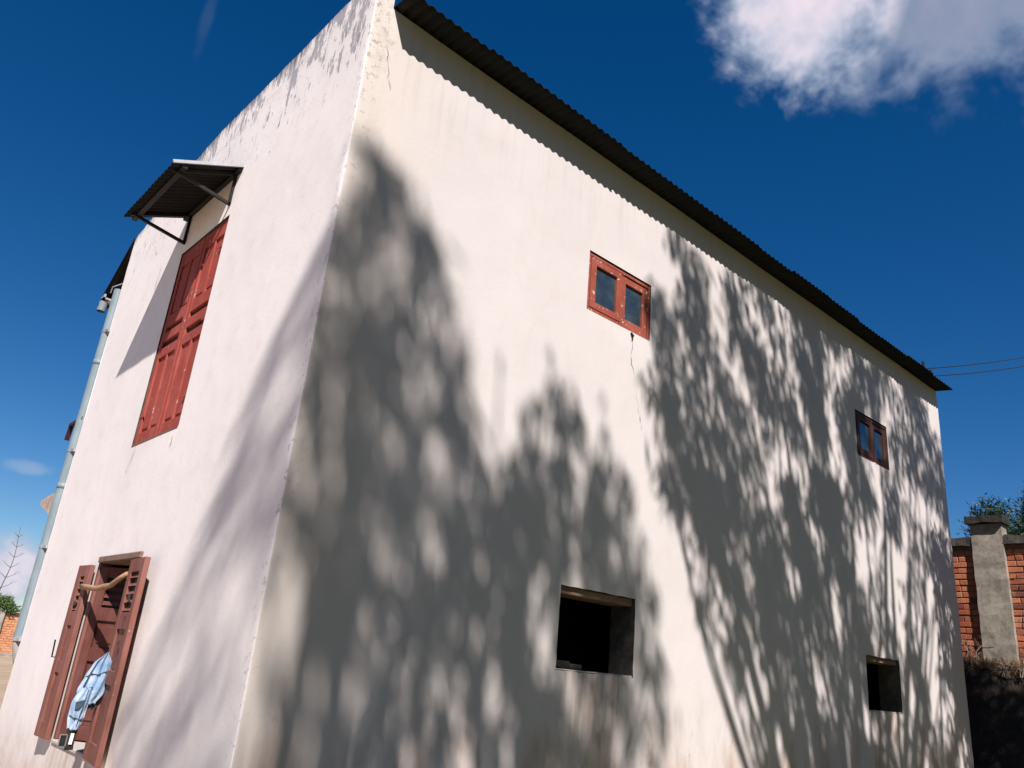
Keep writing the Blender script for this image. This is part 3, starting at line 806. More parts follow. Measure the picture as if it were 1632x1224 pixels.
# ------------------------------------------------------------------ stick and jeans in the open window
pts = [(-0.075, 3.09, 1.945), (-0.07, 2.92, 1.935), (-0.06, 2.72, 1.925), (-0.055, 2.55, 1.935), (-0.05, 2.42, 1.945), (-0.05, 2.28, 1.985), (-0.05, 2.12, 2.02)]
st = MB().tube(pts, [0.020, 0.024, 0.022, 0.023, 0.020, 0.019, 0.017], 12).build('wooden_stick', 'stick', None, True)
for v in st.data.vertices:
    k = 0.006 * nz(*v.co, 22); v.co += Vector((k, k * 0.3, k))
tag(st, 'crooked bare stick wedged across the top of the lower open shutters', 'stick')

jeans = empty('jeans', (-0.08, 2.2, 0.95))  # built in place, shifted as a whole below
tag(jeans, 'crumpled light blue jeans hanging from the lower open shutter', 'jeans')
def drape(spine, half, nm, mat='denim', across=(-0.93, 0.36, 0.0), bulge=0.022, fold=0.010, nfold=3.0, seed=0.0, nu=17, sub=9):
    """flat hanging cloth: spine points, half widths; two skins closed at the rim, with hanging folds"""
    P = [Vector(p) for p in spine]; ac = Vector(across).normalized(); nv = (len(P) - 1) * sub + 1
    fr, bk = [], []
    nrm = Vector((ac.y, -ac.x, 0)).normalized()          # faces the yard
    if nrm.y > 0: nrm = -nrm
    for i in range(nv):
        f = i / sub; k = min(int(f), len(P) - 2); u = f - k
        c = P[k].lerp(P[k + 1], u); h = half[k] + (half[k + 1] - half[k]) * (u * u * (3 - 2 * u))
        for j in range(nu):
            q = -1 + 2 * j / (nu - 1)
            edge = 1.18 + 0.10 * nz(q * 2 + seed, c.z * 14, 0.3)
            w = fold * (math.sin(q * math.pi * nfold + 6 * nz(seed, c.z * 4, 1.0)) + 1.3 * nz(q * 2.2 + seed, c.z * 9, 2.0) + 0.7 * nz(q * 5 + seed, c.z * 22 + q * 3, 5.0))
            b_ = bulge * math.sqrt(max(0.0, 1 - q * q))
            p = c + ac * (q * h * edge) + Vector((0, 0, 0.012 * nz(q * 3 + seed, 7, c.z * 3)))
            fr.append(p + nrm * (b_ + w)); bk.append(p - nrm * (b_ * 0.6 + 0.004 - w * 0.4))
    vs = [v - Vector((-0.08, 2.2, 0.95)) for v in fr + bk]; N = len(fr); fs = []
    for i in range(nv - 1):
        for j in range(nu - 1):
            a_ = i * nu + j; fs += [(a_, a_ + 1, a_ + nu + 1, a_ + nu), (N + a_, N + a_ + nu, N + a_ + nu + 1, N + a_ + 1)]
        for j in (0, nu - 1): fs.append((i * nu + j, (i + 1) * nu + j, N + (i + 1) * nu + j, N + i * nu + j))
    for i in (0, nv - 1):
        for j in range(nu - 1): fs.append((i * nu + j, i * nu + j + 1, N + i * nu + j + 1, N + i * nu + j))
    return link(nm, vs, fs, mat, jeans, True), fr, nu
X0, Y0 = -0.085, 1.985
seat_, frA, nuA = drape([(X0, Y0, 1.49), (X0 - 0.018, Y0, 1.42), (X0 - 0.034, Y0 + 0.005, 1.33), (X0 - 0.048, Y0 + 0.01, 1.24), (X0 - 0.05, Y0 + 0.012, 1.165)], [0.012, 0.046, 0.062, 0.066, 0.040], 'seat', seed=1.0)
leg_, frB, nuB = drape([(X0 - 0.075, Y0 + 0.004, 1.27), (X0 - 0.092, Y0 + 0.006, 1.18), (X0 - 0.098, Y0 + 0.008, 1.09), (X0 - 0.098, Y0 + 0.012, 1.01)], [0.030, 0.044, 0.040, 0.030], 'leg', seed=4.0, nfold=2.2)
legb_, frC, nuC = drape([(X0 - 0.02, Y0 + 0.035, 1.40), (X0 - 0.01, Y0 + 0.035, 1.25), (X0 - 0.01, Y0 + 0.036, 1.14)], [0.030, 0.046, 0.030], 'leg', mat='denimdark', seed=8.0)  # dark leg stands in for the shadow beside the jeans
JL = Vector((-0.08, 2.2, 0.95))
def seam(fr, nu, row0, row1, c0, c1, nm='seam'):
    n = 12; pts = []
    for k in range(n + 1):
        f = k / n; i = int(round(row0 + (row1 - row0) * f)); j = int(round(c0 + (c1 - c0) * f)); pts.append(fr[i * nu + j] + Vector((0, -0.003, 0)) - JL)
    MB().tube(pts, 0.0035, 5).build(nm, 'denimdark', jeans)
seam(frA, nuA, 14, 17, 2, 15); seam(frA, nuA, 3, 32, 13, 13); seam(frB, nuB, 20, 18, 1, 15); seam(frB, nuB, 2, 25, 4, 4)
pp_ = [frB[i * nuB + j] + Vector((0, -0.005, 0)) - JL for i, j in ((8, 4), (9, 12), (14, 11), (12, 5))]
link('patch', pp_, [(0, 1, 2, 3)], 'denimdark', jeans)
def jl(o): return tuple(a - b_ for a, b_ in zip(o, JL))
bx_, by_ = X0 - 0.098, Y0 + 0.012
b = MB(); b.bar(jl((bx_ + 0.018, by_, 1.03)), jl((bx_ + 0.014, by_, 0.90)), 0.012, 0.030, (-0.93, 0.36, 0)); b.bar(jl((bx_ - 0.018, by_, 1.02)), jl((bx_ - 0.010, by_, 0.905)), 0.012, 0.026, (-0.93, 0.36, 0)); b.bar(jl((bx_ + 0.03, by_ - 0.004, 0.905)), jl((bx_ - 0.02, by_ - 0.004, 0.90)), 0.012, 0.022)
b.build('belt', 'belt', jeans)
MB().bar(jl((bx_ + 0.006, by_ - 0.012, 0.99)), jl((bx_ + 0.004, by_ - 0.012, 0.925)), 0.004, 0.020, (-0.93, 0.36, 0)).build('belt_tag', 'tag', jeans)
b = MB(); qx, qy, qz = bx_ - 0.042, by_ - 0.004, 0.945; hw, hh = 0.021, 0.036
for (a0, z0_), (a1, z1_) in (((-hw, -hh), (hw, -hh)), ((-hw, hh), (hw, hh)), ((-hw, -hh), (-hw, hh)), ((hw, -hh), (hw, hh))):
    b.bar(jl((qx + a0, qy, qz + z0_)), jl((qx + a1, qy, qz + z1_)), 0.007, 0.007, (0, 1, 0))
b.build('buckle', 'chrome', jeans)
MB().box(jl((qx - hw * 0.9, qy + 0.002, qz - hh * 0.9)), jl((qx + hw * 0.9, qy + 0.008, qz + hh * 0.9))).build('belt_end', 'belt', jeans)
# ------------------------------------------------------------------ boundary wall beyond the house end (bricks laid one by one)
bw = empty('brick_boundary_wall', (11.25, 0.3, 2.25))
tag(bw, 'red brick boundary wall with grey pillar at the far end of the house', 'brick wall')
WX = 11.25
ZB, ZT = 2.22, 3.99
def bl(p): return (p[0] - 11.25, p[1] - 0.3, p[2] - 2.25)
MB().box(bl((WX + 0.014, -3.2, ZB)), bl((WX + 0.28, 4.0, ZT + 0.02))).build('mortar_core', 'mortar', bw)
bl_meshes = []
for k in range(6):
    L = 0.205 if k < 4 else 0.095
    v, f = box_v((0, 0, 0), (0.06, L, 0.072), 0.006)
    v = [(x + rng.gauss(0, 0.0015), y + rng.gauss(0, 0.003), z + rng.gauss(0, 0.0025)) for x, y, z in v]
    me = bpy.data.meshes.new('brick'); me.from_pydata(v, [], f); me.update(); me.materials.append(M['brick']); bl_meshes.append(me)
rest = MB()
course = 0.0865
nc = int((ZT - ZB) / course)
for r in range(nc):
    y = -3.15 + (0.11 if r % 2 else 0.0) + rng.uniform(-0.02, 0.02)
    head = r % 5 == 3
    while y < 3.9:
        k = rng.choice((4, 5)) if head else rng.choice((0, 1, 2, 3))
        L = 0.095 if k > 3 else 0.205
        z = ZB + r * course + 0.012 * nz(y, r, 0, 0.8)
        dx = rng.gauss(0, 0.004)
        if -0.95 < y < 1.12:
            if not (-0.02 < y < 0.24 - L + 0.02):
                o = bpy.data.objects.new('brick', bl_meshes[k]); col.objects.link(o); o.parent = bw
                o.location = bl((WX + dx, y, z)); o.rotation_euler = (rng.gauss(0, 0.008), rng.gauss(0, 0.006), rng.gauss(0, 0.01))
        else:
            rest.box(bl((WX + dx, y, z)), bl((WX + dx + 0.05, y + L, z + 0.072)))
        y += L + 0.014
tag(rest.build('bricks', 'brick', bw), kind='stuff')
def rough(o, s, f=9):
    for v in o.data.vertices:
        v.co += Vector((nz(*v.co, f), nz(v.co.y, v.co.z, v.co.x, f), nz(v.co.z, v.co.x, v.co.y + 3, f))) * s
def dense_box(name, lo, hi, mat, parent, step, s, f=9):
    bm = bmesh.new(); v, fc = box_v(lo, hi); bv = [bm.verts.new(q) for q in v]
    for q in fc: bm.faces.new([bv[i] for i in q])
    for ax in range(3):
        n = max(1, int((hi[ax] - lo[ax]) / step))
        for i in range(1, n):
            p = [0, 0, 0]; p[ax] = lo[ax] + (hi[ax] - lo[ax]) * i / n; nn = [0, 0, 0]; nn[ax] = 1
            bmesh.ops.bisect_plane(bm, geom=bm.verts[:] + bm.edges[:] + bm.faces[:], plane_co=p, plane_no=nn)
    me = bpy.data.meshes.new(name); bm.to_mesh(me); bm.free(); me.materials.append(M[mat])
    o = bpy.data.objects.new(name, me); col.objects.link(o); o.parent = parent
    rough(o, s, f); return o
dense_box('pillar', bl((11.175, -0.10, 2.18)), bl((11.4, 0.325, 4.31)), 'pier', bw, 0.08, 0.012, 6)
dense_box('pillar_cap', bl((11.10, -0.14, 4.315)), bl((11.46, 0.365, 4.43)), 'capstone', bw, 0.05, 0.016, 8)
dense_box('coping', bl((11.185, -3.2, 4.005)), bl((11.56, -0.10, 4.135)), 'coping', bw, 0.07, 0.022, 7)
dense_box('coping', bl((11.185, 0.33, 4.005)), bl((11.56, 4.0, 4.135)), 'coping', bw, 0.07, 0.022, 7)

# ------------------------------------------------------------------ far boundary wall at the left
fw = empty('brick_yard_wall', (9, 49.8, 0))
tag(fw, 'distant orange brick yard wall with pale pillar left of the drainpipe', 'brick wall')
MB().box((-30, 0, -0.05), (30, 0.3, 2.18)).build('brickwork', 'farbrick', fw)
dense_box('coping', (-30, -0.06, 2.18), (30, 0.36, 2.34), 'coping', fw, 0.8, 0.03, 2)
MB().box((-30, -0.5, -0.05), (30, 0.0, 0.14), 0.03).build('plinth', 'concrete', fw)
for xx in (-4.6, -1.15, 3.2, 8.0):
    MB().box((xx - 0.38, -0.22, 0.0), (xx + 0.38, 0.32, 2.42), 0.02).build('pillar', 'concrete', fw)

# ------------------------------------------------------------------ vegetation
def leaves_mesh(pos, direc, length, width, side):
    """numpy arrays: folded diamond leaf (4 verts, 2 triangles) for each entry"""
    n = len(pos)
    d = direc / np.linalg.norm(direc, axis=1, keepdims=True)
    s = side - d * np.sum(side * d, axis=1, keepdims=True); s /= np.linalg.norm(s, axis=1, keepdims=True)
    up = np.cross(d, s)
    L = length[:, None]; Wd = width[:, None]
    v = np.empty((n, 4, 3))
    v[:, 0] = pos; v[:, 1] = pos + d * L * 0.42 + s * Wd * 0.5 + up * Wd * 0.15
    v[:, 2] = pos + d * L; v[:, 3] = pos + d * L * 0.42 - s * Wd * 0.5 + up * Wd * 0.15
    idx = np.arange(n)[:, None] * 4
    f = np.concatenate([idx + np.array([[0, 1, 2]]), idx + np.array([[0, 2, 3]])], axis=1).reshape(-1, 3)
    return v.reshape(-1, 3), f
def np_mesh(name, v, f, mat, parent=None):
    me = bpy.data.meshes.new(name)
    me.vertices.add(len(v)); me.vertices.foreach_set('co', v.astype(np.float32).ravel())
    me.loops.add(f.size); me.loops.foreach_set('vertex_index', f.astype(np.int32).ravel())
    me.polygons.add(len(f)); k = f.shape[1]
    me.polygons.foreach_set('loop_start', np.arange(len(f), dtype=np.int32) * k)
    me.polygons.foreach_set('loop_total', np.full(len(f), k, dtype=np.int32))
    me.update(calc_edges=True); me.validate(); me.materials.append(M[mat])
    o = bpy.data.objects.new(name, me); col.objects.link(o)
    if parent: o.parent = parent
    return o
def shade_tree(name, base, clumps, label, leaf=(0.19, 0.045), mat='leaf', per=1.0, droop=(-0.14, -0.28, -1.0), spread=0.42, forks=None, group=None, twig=12, trunk_r=0.17):
    """broad-leaved tree: limbs run to every clump (centre, radius); drooping leaves hang in bunches round twigs"""
    t = empty(name, base); tag(t, label, 'tree', group)
    base = Vector(base)
    P, D, LN, WD, SD = [], [], [], [], []
    tw_mb = MB()
    cen = sum((Vector(c[0]) for c in clumps), Vector()) / len(clumps)
    zmin = min(c[0][2] for c in clumps)
    fork = Vector((base.x * 0.5 + cen.x * 0.5, base.y * 0.5 + cen.y * 0.5, max(1.6, zmin * 0.55)))
    mid = base.lerp(fork, 0.5) + Vector((0.08, -0.06, 0))
    tw_mb.tube([base - Vector((0, 0, 0.15)) - base, mid - base, fork - base], [trunk_r * 1.3, trunk_r, trunk_r * 0.85], 12)
    for ci, c in enumerate(clumps):
        cc = Vector(c[0]); r = c[1]; dens = c[2] if len(c) > 2 else 1.0
        m1 = fork.lerp(cc, 0.4) + Vector((rng.gauss(0, 0.2), rng.gauss(0, 0.2), 0.15)); m2 = fork.lerp(cc, 0.75) + Vector((rng.gauss(0, 0.2), rng.gauss(0, 0.2), 0.2))
        if ci % 3 == 0: tw_mb.tube([fork - base, m1 - base, m2 - base, cc - base], [trunk_r * 0.42, 0.04, 0.022, 0.008], 6, cap=False)
        else: tw_mb.tube([prevc - base, prevc.lerp(cc, 0.5) + Vector((0, 0, 0.08)) - base, cc - base], [0.014, 0.010, 0.006], 5, cap=False)
        prevc = cc
        nt_ = int(per * dens * 176 * r * r + nrng.uniform(0, 1))
        for k in range(nt_):
            while True:
                q = nrng.uniform(-1, 1, 3)
                if q @ q < 1: break
            tp = np.array(cc) + q * r
            tip = Vector(tp)
            if k % 4 == 0: tw_mb.tube([cc - base, cc.lerp(tip, 0.55) + Vector((0, 0, 0.05)) - base, tip - base], [0.012, 0.008, 0.004], 4, cap=False)
            nl = int(nrng.integers(twig - 4, twig + 4))
            for _ in range(nl):
                P.append(tp + nrng.normal(0, 0.07, 3)); dd = np.array(droop) + nrng.normal(0, spread, 3); D.append(dd)
                LN.append(leaf[0] * nrng.uniform(0.7, 1.25)); WD.append(leaf[1] * nrng.uniform(0.75, 1.2)); SD.append(nrng.normal(0, 1, 3))
    v, f = leaves_mesh(np.array(P), np.array(D), np.array(LN), np.array(WD), np.array(SD))
    np_mesh('crown', v - np.array(base), f, mat, t)
    tw_mb.build('trunk', 'bark', t, True)
    return t
S = TO_SUN
def over(x, z, t):
    """the place in the air that lies toward the sun from a spot on the side wall"""
    return (x + S.x * t, S.y * t, z + S.z * t)
# tree that stands behind the viewer and shades the corner of the house: spots on the wall (x, z, radius)
T1 = [(0.15, 4.72, 0.10, 1.3), (0.20, 4.55, 0.12, 1.5), (0.22, 4.40, 0.14, 1.5), (0.39, 4.43, 0.17, 0.9), (0.59, 4.29, 0.17, 0.9), (0.50, 4.10, 0.19, 1), (0.27, 4.00, 0.19, 0.7), (0.76, 4.03, 0.17, 1), (0.60, 3.78, 0.21, 1), (0.93, 3.82, 0.13, 0.9), (0.39, 3.61, 0.20, 0.8), (0.15, 3.65, 0.16, 0.6), (0.84, 3.52, 0.19, 1), (0.62, 3.35, 0.22, 1), (0.36, 3.27, 0.19, 0.7), (1.07, 3.59, 0.10, 0.7), (0.19, 3.21, 0.17, 0.5), (0.76, 3.06, 0.22, 1), (0.51, 2.91, 0.19, 0.7), (1.04, 3.23, 0.17, 0.8), (0.31, 2.82, 0.16, 0.4), (0.95, 2.78, 0.19, 0.9), (0.65, 2.60, 0.20, 0.9), (0.42, 2.44, 0.16, 0.9), (0.17, 2.67, 0.14, 0.35), (1.20, 3.06, 0.14, 0.7), (0.62, 2.26, 0.21, 1), (0.39, 2.18, 0.13, 0.8), (0.91, 2.42, 0.19, 0.8), (1.18, 2.63, 0.18, 0.7),
      (0.06, 4.12, .14, .9), (0.03, 3.8, .16, 1.0), (0.1, 3.45, .17, .9), (0.08, 3.05, .18, .9), (0.12, 2.6, .2, .8), (-0.10, 4.05, .14, .85), (-0.25, 3.75, .14, .85), (-0.45, 3.50, .14, .85), (-0.20, 3.30, .14, .85), (-0.60, 3.20, .14, .85), (-0.40, 2.90, .14, .85), (-0.75, 2.80, .14, .85), (-0.15, 2.75, .14, .85), (-0.55, 2.45, .14, .85), (-0.90, 2.30, .14, .85), (-0.30, 2.20, .14, .85), (-0.70, 2.00, .14, .85), (-1.00, 1.80, .14, .85)]
T2 = [(1.92, 3.79, 0.08, 0.8), (2.01, 3.56, 0.13, 0.9), (1.44, 3.58, 0.08, 0.6), (1.84, 3.27, 0.17, 0.8), (2.23, 3.38, 0.18, 0.9), (2.51, 3.35, 0.14, 0.8), (1.69, 3.00, 0.20, 0.8), (2.06, 3.05, 0.20, 1), (2.47, 3.05, 0.21, 1), (2.76, 3.06, 0.12, 0.8), (1.42, 2.81, 0.17, 0.6), (1.51, 2.57, 0.22, 1), (1.90, 2.69, 0.24, 1), (2.36, 2.69, 0.25, 1), (2.78, 2.72, 0.19, 0.9), (3.01, 2.57, 0.14, 0.7), (1.27, 2.33, 0.21, 1), (1.71, 2.32, 0.24, 1), (2.13, 2.34, 0.23, 0.9), (2.59, 2.36, 0.22, 0.9), (3.11, 2.25, 0.18, 0.8), (1.06, 2.07, 0.20, 0.9), (0.85, 1.93, 0.17, 0.8), (0.60, 1.93, 0.15, 0.7), (1.42, 2.00, 0.22, 1), (1.86, 1.97, 0.24, 1), (3.12, 1.92, 0.18, 0.8), (2.62, 1.97, 0.21, 1), (0.38, 1.81, 0.11, 0.5), (1.07, 1.70, 0.19, 0.8), (1.42, 1.62, 0.20, 0.9), (1.85, 1.58, 0.22, 1), (2.26, 1.60, 0.24, 1), (2.78, 1.59, 0.23, 0.9), (3.21, 1.57, 0.17, 0.7), (0.72, 1.67, 0.13, 0.6), (0.89, 1.48, 0.13, 0.6), (0.58, 1.56, 0.11, 0.5), (1.32, 1.33, 0.17, 0.7), (1.73, 1.27, 0.20, 0.9), (2.17, 1.25, 0.22, 1), (2.67, 1.22, 0.22, 0.9), (3.15, 1.23, 0.17, 0.7), (0.98, 1.19, 0.13, 0.6), (0.75, 1.28, 0.09, 0.4)]
T3 = [(3.45, 5.55, .16, .8), (3.7, 5.35, .26, .9), (3.4, 5.0, .26, .9), (3.2, 4.7, .22, .8), (3.8, 4.95, .34), (3.35, 4.45, .34), (3.9, 4.5, .38), (3.15, 4.05, .28, .9), (3.6, 4.0, .38), (4.2, 4.1, .38), (3.5, 3.5, .38), (4.0, 3.55, .40), (4.5, 3.6, .38), (3.25, 3.45, .26, .7),
      (4.4, 5.1, .40, .95), (4.9, 5.0, .42, .95), (5.5, 5.1, .44), (6.1, 5.1, .46), (6.8, 5.15, .46), (7.4, 5.2, .46), (8.0, 5.2, .46), (8.6, 5.2, .46), (9.2, 5.2, .46), (4.7, 5.7, .4), (5.6, 5.8, .42), (6.6, 5.8, .42), (7.6, 5.8, .42), (8.6, 5.8, .42),
      (4.7, 4.4, .40, .9), (5.3, 4.4, .42, .9), (5.9, 4.4, .44), (6.5, 4.5, .44), (7.1, 4.6, .44), (7.9, 4.5, .44), (8.5, 4.5, .44), (9.1, 4.5, .42),
      (3.75, 3.05, .36), (4.2, 2.95, .40), (4.8, 3.1, .42), (5.3, 3.5, .44), (5.9, 3.7, .44), (6.4, 3.7, .44), (7.0, 3.8, .40), (7.7, 3.75, .38, .8), (8.4, 3.7, .40, .8), (9.0, 3.7, .38, .8),
      (4.1, 2.5, .36, .9), (4.6, 2.45, .40), (5.1, 2.6, .42), (5.7, 2.9, .44), (6.2, 3.0, .44), (6.6, 2.6, .42), (7.2, 3.0, .34, .6), (8.0, 3.0, .34, .6), (8.8, 2.9, .34, .65),
      (4.4, 1.95, .34, .85), (4.9, 1.9, .40), (5.5, 2.1, .42), (6.1, 2.1, .42), (6.8, 1.9, .42, .9), (7.5, 2.2, .38, .7), (8.2, 2.2, .40, .7), (9.0, 2.1, .38, .7),
      (4.8, 1.3, .34, .8), (5.4, 1.4, .40), (6.0, 1.4, .42), (6.7, 1.2, .42), (7.4, 1.4, .40, .8), (8.1, 1.4, .40, .8), (8.9, 1.3, .40, .75), (5.6, 0.8, .4), (6.6, 0.7, .4), (7.6, 0.8, .4), (8.6, 0.8, .4), (10.0, 2.6, .3), (10.2, 3.0, .25), (9.9, 2.2, .3), (10.3, 3.4, .2, .6), (9.85, 3.3, .25)]
T3 = [(q[0], q[1], q[2], (q[3] if len(q) > 3 else 1.0) * (0.74 if q[0] < 5.0 else 1.02 if q[0] < 6.9 else 0.66)) for q in T3]
def clumps(T, t0, jit, seed):
    r = random.Random(seed); out = []
    for q in T:
        x, z, rad = q[:3]; dn = q[3] if len(q) > 3 else 1.0
        for k in range(3):
            # each spot is a few smaller bunches with air between them
            a = r.uniform(0, 6.28); f = rad * r.uniform(0.15, 0.75)
            out.append((over(x + f * math.cos(a), z + f * math.sin(a) * 1.3, t0 + r.uniform(-jit, jit)), rad * r.uniform(0.42, 0.66), dn * r.uniform(0.55, 1.35)))
    return out
c1 = clumps(T1, 17.5, 1.0, 3); c2 = clumps(T2, 13.5, 0.9, 4); c3 = clumps(T3, 8.6, 0.8, 5)
shade_tree('shade_tree', (-5.4, -12.0, 0), c1, 'tall drooping-leaved tree behind the viewer shading the corner of the house', per=0.70, leaf=(0.25, 0.058), group='shade trees behind the viewer')
shade_tree('shade_tree', (-2.6, -9.6, 0), c2, 'drooping-leaved tree behind the viewer shading the wall left of the lower opening', per=0.74, leaf=(0.25, 0.058), group='shade trees behind the viewer')
shade_tree('shade_tree', (4.0, -5.6, 0), c3, 'wide drooping-leaved tree right of the viewer shading the far half of the long wall', per=1.0, leaf=(0.205, 0.046), group='shade trees behind the viewer', trunk_r=0.24)
# low tree out of view, added to keep the earth bank in shade
c4 = []
r4 = random.Random(9)
for k in range(110):
    P4 = Vector((r4.uniform(10.0, 11.1), r4.uniform(-2.4, 2.2), 0))
    P4.z = r4.uniform(-0.6, 0.9 if P4.x < 10.4 else 1.85)
    tt = r4.uniform(7.0, 9.0)
    c4.append((tuple(P4 + S * tt), 0.36, 1.2))
shade_tree('shade_tree', (7.8, -5.9, 0), c4, 'added low dense tree out of view right of the viewer, shading the earth bank', group='shade trees behind the viewer')

# row of unseen trees behind the viewer, added to block sky light
def sky_block_tree(base, h, r, label, seed):
    q = random.Random(seed); cl_ = []
    for k in range(34):
        a = q.uniform(0, 6.28); f = q.uniform(0.2, 1.0) ** 0.6; zz = q.uniform(0.22, 1.0); rr = r * math.sin(math.pi * (0.18 + 0.72 * zz)) * f
        cl_.append(((base[0] + rr * math.cos(a), base[1] + rr * math.sin(a), h * zz), 0.95, 1.0))
    shade_tree('sky_block_tree', base, cl_, label, leaf=(0.36, 0.13), per=0.22, droop=(0, 0, -0.6), spread=0.7, group='added sky-blocking trees behind the viewer', trunk_r=0.26)
for i, (bx, by, h, r, lb) in enumerate(((-11.5, -14.5, 10.5, 3.2, 'leftmost of the added sky-blocking trees behind the viewer'), (-6.0, -15.5, 11.5, 3.4, 'second added sky-blocking tree from the left behind the viewer'), (-0.2, -14.6, 11.0, 3.3, 'middle added sky-blocking tree behind the viewer'),
        (5.6, -15.2, 11.6, 3.4, 'second added sky-blocking tree from the right behind the viewer'), (11.6, -11.5, 11.2, 3.0, 'rightmost added sky-blocking tree behind the viewer'))):
    sky_block_tree((bx, by, 0), h, r, lb, 40 + i)

# conifer top beyond the boundary wall
def conifer(name, base, h, r, label, n=9000):
    t = empty(name, base); tag(t, label, 'tree')
    MB().tube([(0, 0, -0.1), (0.05, 0, h * 0.5), (0, 0, h * 0.97)], [0.22, 0.14, 0.02], 10).build('trunk', 'bark', t, True)
    P, D, LN, WD, SD = [], [], [], [], []
    for k in range(60):
        z = h * (0.25 + 0.75 * (k / 60)); rr = r * (1.05 - (k / 60) ** 1.6) * nrng.uniform(0.7, 1.1); a = nrng.uniform(0, 6.28)
        for _ in range(n // 60):
            f = nrng.uniform(0.15, 1.0); c = np.array([math.cos(a) * rr * f, math.sin(a) * rr * f, z + 0.35 * f * rr]) + nrng.normal(0, 0.13 + 0.05 * f, 3)
            P.append(c); D.append(np.array([math.cos(a), math.sin(a), 0.7]) + nrng.normal(0, 0.6, 3)); LN.append(nrng.uniform(0.08, 0.17)); WD.append(nrng.uniform(0.016, 0.030)); SD.append(nrng.normal(0, 1, 3))
    v, f = leaves_mesh(np.array(P), np.array(D), np.array(LN), np.array(WD), np.array(SD)); np_mesh('crown', v, f, 'needle', t)
conifer('pine_tree', (17.0, 0.66, 2.2), 3.75, 1.3, 'dark green pine top showing above the right brick wall', 52000)
conifer('pine_tree', (15.0, 1.16, 2.2), 3.1, 0.6, 'small dark pine tip just behind the right pillar cap', 9000)

# shrub on the far left wall and a bare stalk
def shrub(name, base, rx, ry, rz, n, label, cat='shrub', mat='shrubleaf', leaf=(0.16, 0.07)):
    t = empty(name, base); tag(t, label, cat)
    q = nrng.normal(0, 1, (n, 3)); q /= np.linalg.norm(q, axis=1, keepdims=True); q *= nrng.uniform(0.35, 1.0, (n, 1)) ** 0.5
    bumpy = np.array([1 + 0.35 * nz(*(p * 2.2)) for p in q])[:, None]
    p = q * bumpy * np.array([rx, ry, rz]); p[:, 2] = np.abs(p[:, 2])
    v, f = leaves_mesh(p, q + nrng.normal(0, 0.6, (n, 3)), nrng.uniform(0.6, 1.3, n) * leaf[0], nrng.uniform(0.7, 1.2, n) * leaf[1], nrng.normal(0, 1, (n, 3)))
    np_mesh('foliage', v, f, mat, t)
    m = MB()
    for k in range(9):
        a = rng.uniform(0, 6.28); m.tube([(0, 0, -0.02), (math.cos(a) * rx * 0.3, math.sin(a) * ry * 0.3, rz * 0.4), (math.cos(a) * rx * 0.6, math.sin(a) * ry * 0.6, rz * 0.8)], [0.03, 0.02, 0.008], 5)
    m.build('stem', 'bark', t)
shrub('shrub', (7.7, 49.95, 2.3), 1.25, 0.5, 0.95, 2600, 'green shrub growing on top of the distant yard wall')
def bare_stalk(base, h):
    t = empty('bare_sapling', base); tag(t, 'thin bare sapling with upswept twigs against the low cloud', 'sapling')
    m = MB(); pts = [Vector((0.10 * math.sin(k * 0.9) + 0.22 * (k / 12), 0, h * k / 12)) for k in range(13)]
    m.tube([tuple(p) for p in pts], [0.045 * (1 - k / 14) + 0.006 for k in range(13)], 6); m.build('trunk', 'bark', t)
    m = MB()
    for k in range(3, 12):
        for s in (-1, 1):
            p = pts[k]; L = (1.55 - 0.11 * k) * rng.uniform(0.8, 1.15)
            dx = s * L * 0.8; dz = L * rng.uniform(0.45, 0.75)
            m.tube([p, p + Vector((dx * 0.5, rng.uniform(-.1, .1), dz * 0.42)), p + Vector((dx, rng.uniform(-.2, .2), dz))], [0.018, 0.013, 0.006], 5)
            q = p + Vector((dx * 0.6, 0, dz * 0.52)); m.tube([q, q + Vector((dx * 0.12, 0, L * 0.28))], [0.009, 0.004], 4)
    tag(m.build('branches', 'bark', t), kind='stuff')
bare_stalk((8.2, 53.0, 0.0), 7.4)

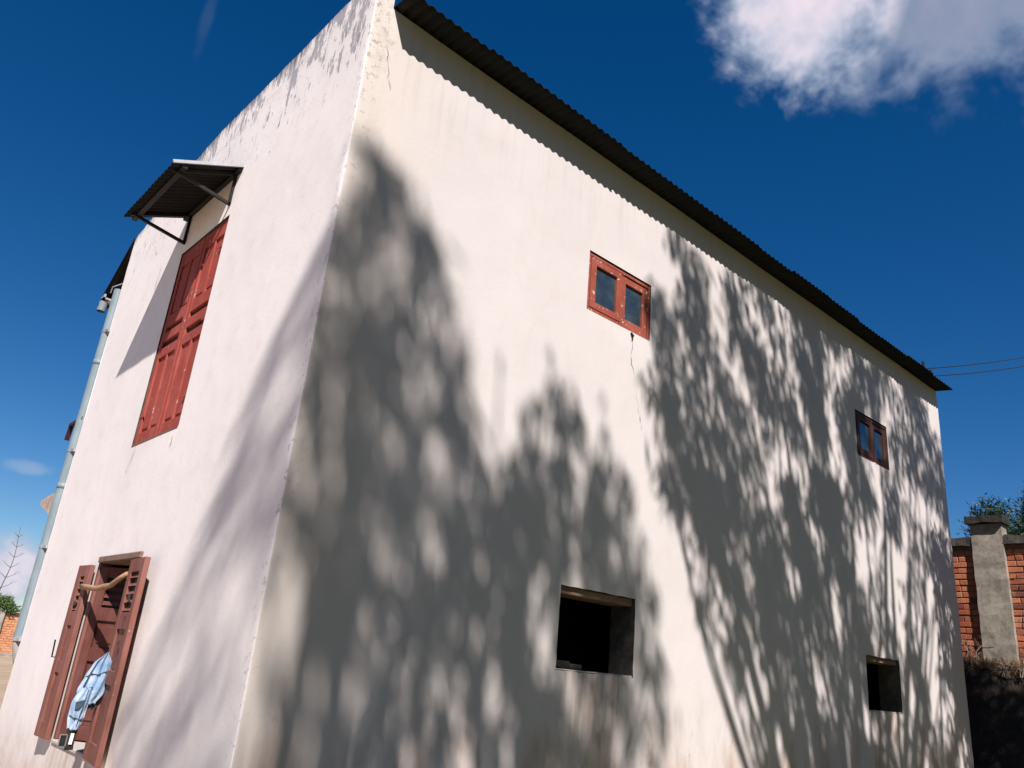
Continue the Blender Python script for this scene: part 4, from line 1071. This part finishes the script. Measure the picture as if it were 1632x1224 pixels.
# weeds along the bank edge: uncountable dry grass, and a few single dry bushes
def grass():
    n = 9000; P = []; D = []; LN = []; WD = []; SD = []
    while len(P) < n:
        x = nrng.uniform(10.55, 11.24); y = nrng.uniform(-2.5, 2.5)
        if noise.noise((x * 2, y * 2, 1)) < -0.15: continue
        z = bank_profile(x, y)
        if z < 1.5: continue
        P.append((x, y, z - 0.02)); D.append(np.array([-0.45, 0, 0.8]) + nrng.normal(0, 0.5, 3)); LN.append(nrng.uniform(0.05, 0.19)); WD.append(nrng.uniform(0.004, 0.012)); SD.append(nrng.normal(0, 1, 3))
    v, f = leaves_mesh(np.array(P), np.array(D), np.array(LN), np.array(WD), np.array(SD))
    o = np_mesh('dry_grass', v, f, 'drygrass'); tag(o, 'dry grass and litter along the top of the earth bank', 'grass', kind='stuff')
grass()
def dry_bush(base, h, n, label, seed):
    t = empty('dry_weed', base); tag(t, label, 'weed', 'dry weeds on the bank'); r = random.Random(seed); m = MB()
    for k in range(n):
        a = r.uniform(0, 6.28); L = h * r.uniform(0.5, 1.1); sx, sy = math.cos(a) * L * 0.5, math.sin(a) * L * 0.5
        p0 = (r.uniform(-.05, .05), r.uniform(-.05, .05), -0.03); p1 = (sx * 0.35, sy * 0.35, L * 0.6); p2 = (sx, sy, L * r.uniform(0.55, 0.95)); p3 = (sx * 1.5, sy * 1.5, L * r.uniform(0.2, 0.8))
        m.tube([p0, p1, p2, p3], [0.006, 0.005, 0.004, 0.002], 4)
        for _ in range(3):
            f = r.uniform(0.2, 0.9); q = Vector(p1).lerp(Vector(p2), f); m.tube([q, q + Vector((r.uniform(-.1, .1), r.uniform(-.1, .1), r.uniform(0.02, 0.13)))], [0.003, 0.0015], 4)
    m.build('stem', 'twig', t)
dry_bush((11.02, 0.44, 2.22), 0.52, 9, 'tallest dry twiggy weed, left of the pillar foot by the house end', 1)
dry_bush((10.93, 0.56, 2.08), 0.34, 12, 'low tangled dry weed closest to the house end wall', 2)
dry_bush((10.88, -0.02, 2.18), 0.26, 9, 'short dry weed in front of the pillar foot', 3)
dry_bush((10.92, -0.22, 2.18), 0.28, 10, 'dry weed to the right of the pillar foot', 4)

# ------------------------------------------------------------------ power lines
def wire(a, b, label):
    A = Vector(a); B = Vector(b); pts = []
    for k in range(25):
        f = k / 24; p = A.lerp(B, f); p.z -= 0.35 * 4 * f * (1 - f); pts.append(p)
    o = MB().tube([tuple(p) for p in pts], 0.0075, 6).build('power_line', 'steel')
    tag(o, label, 'power line', 'wires leaving the roof end')
wire((9.36, 0.04, 6.20), (30.0, 0.6, 15.05), 'upper of two thin power lines leaving the right end of the roof')
wire((9.36, 0.16, 6.10), (30.0, 0.9, 14.65), 'lower of two thin power lines leaving the right end of the roof')
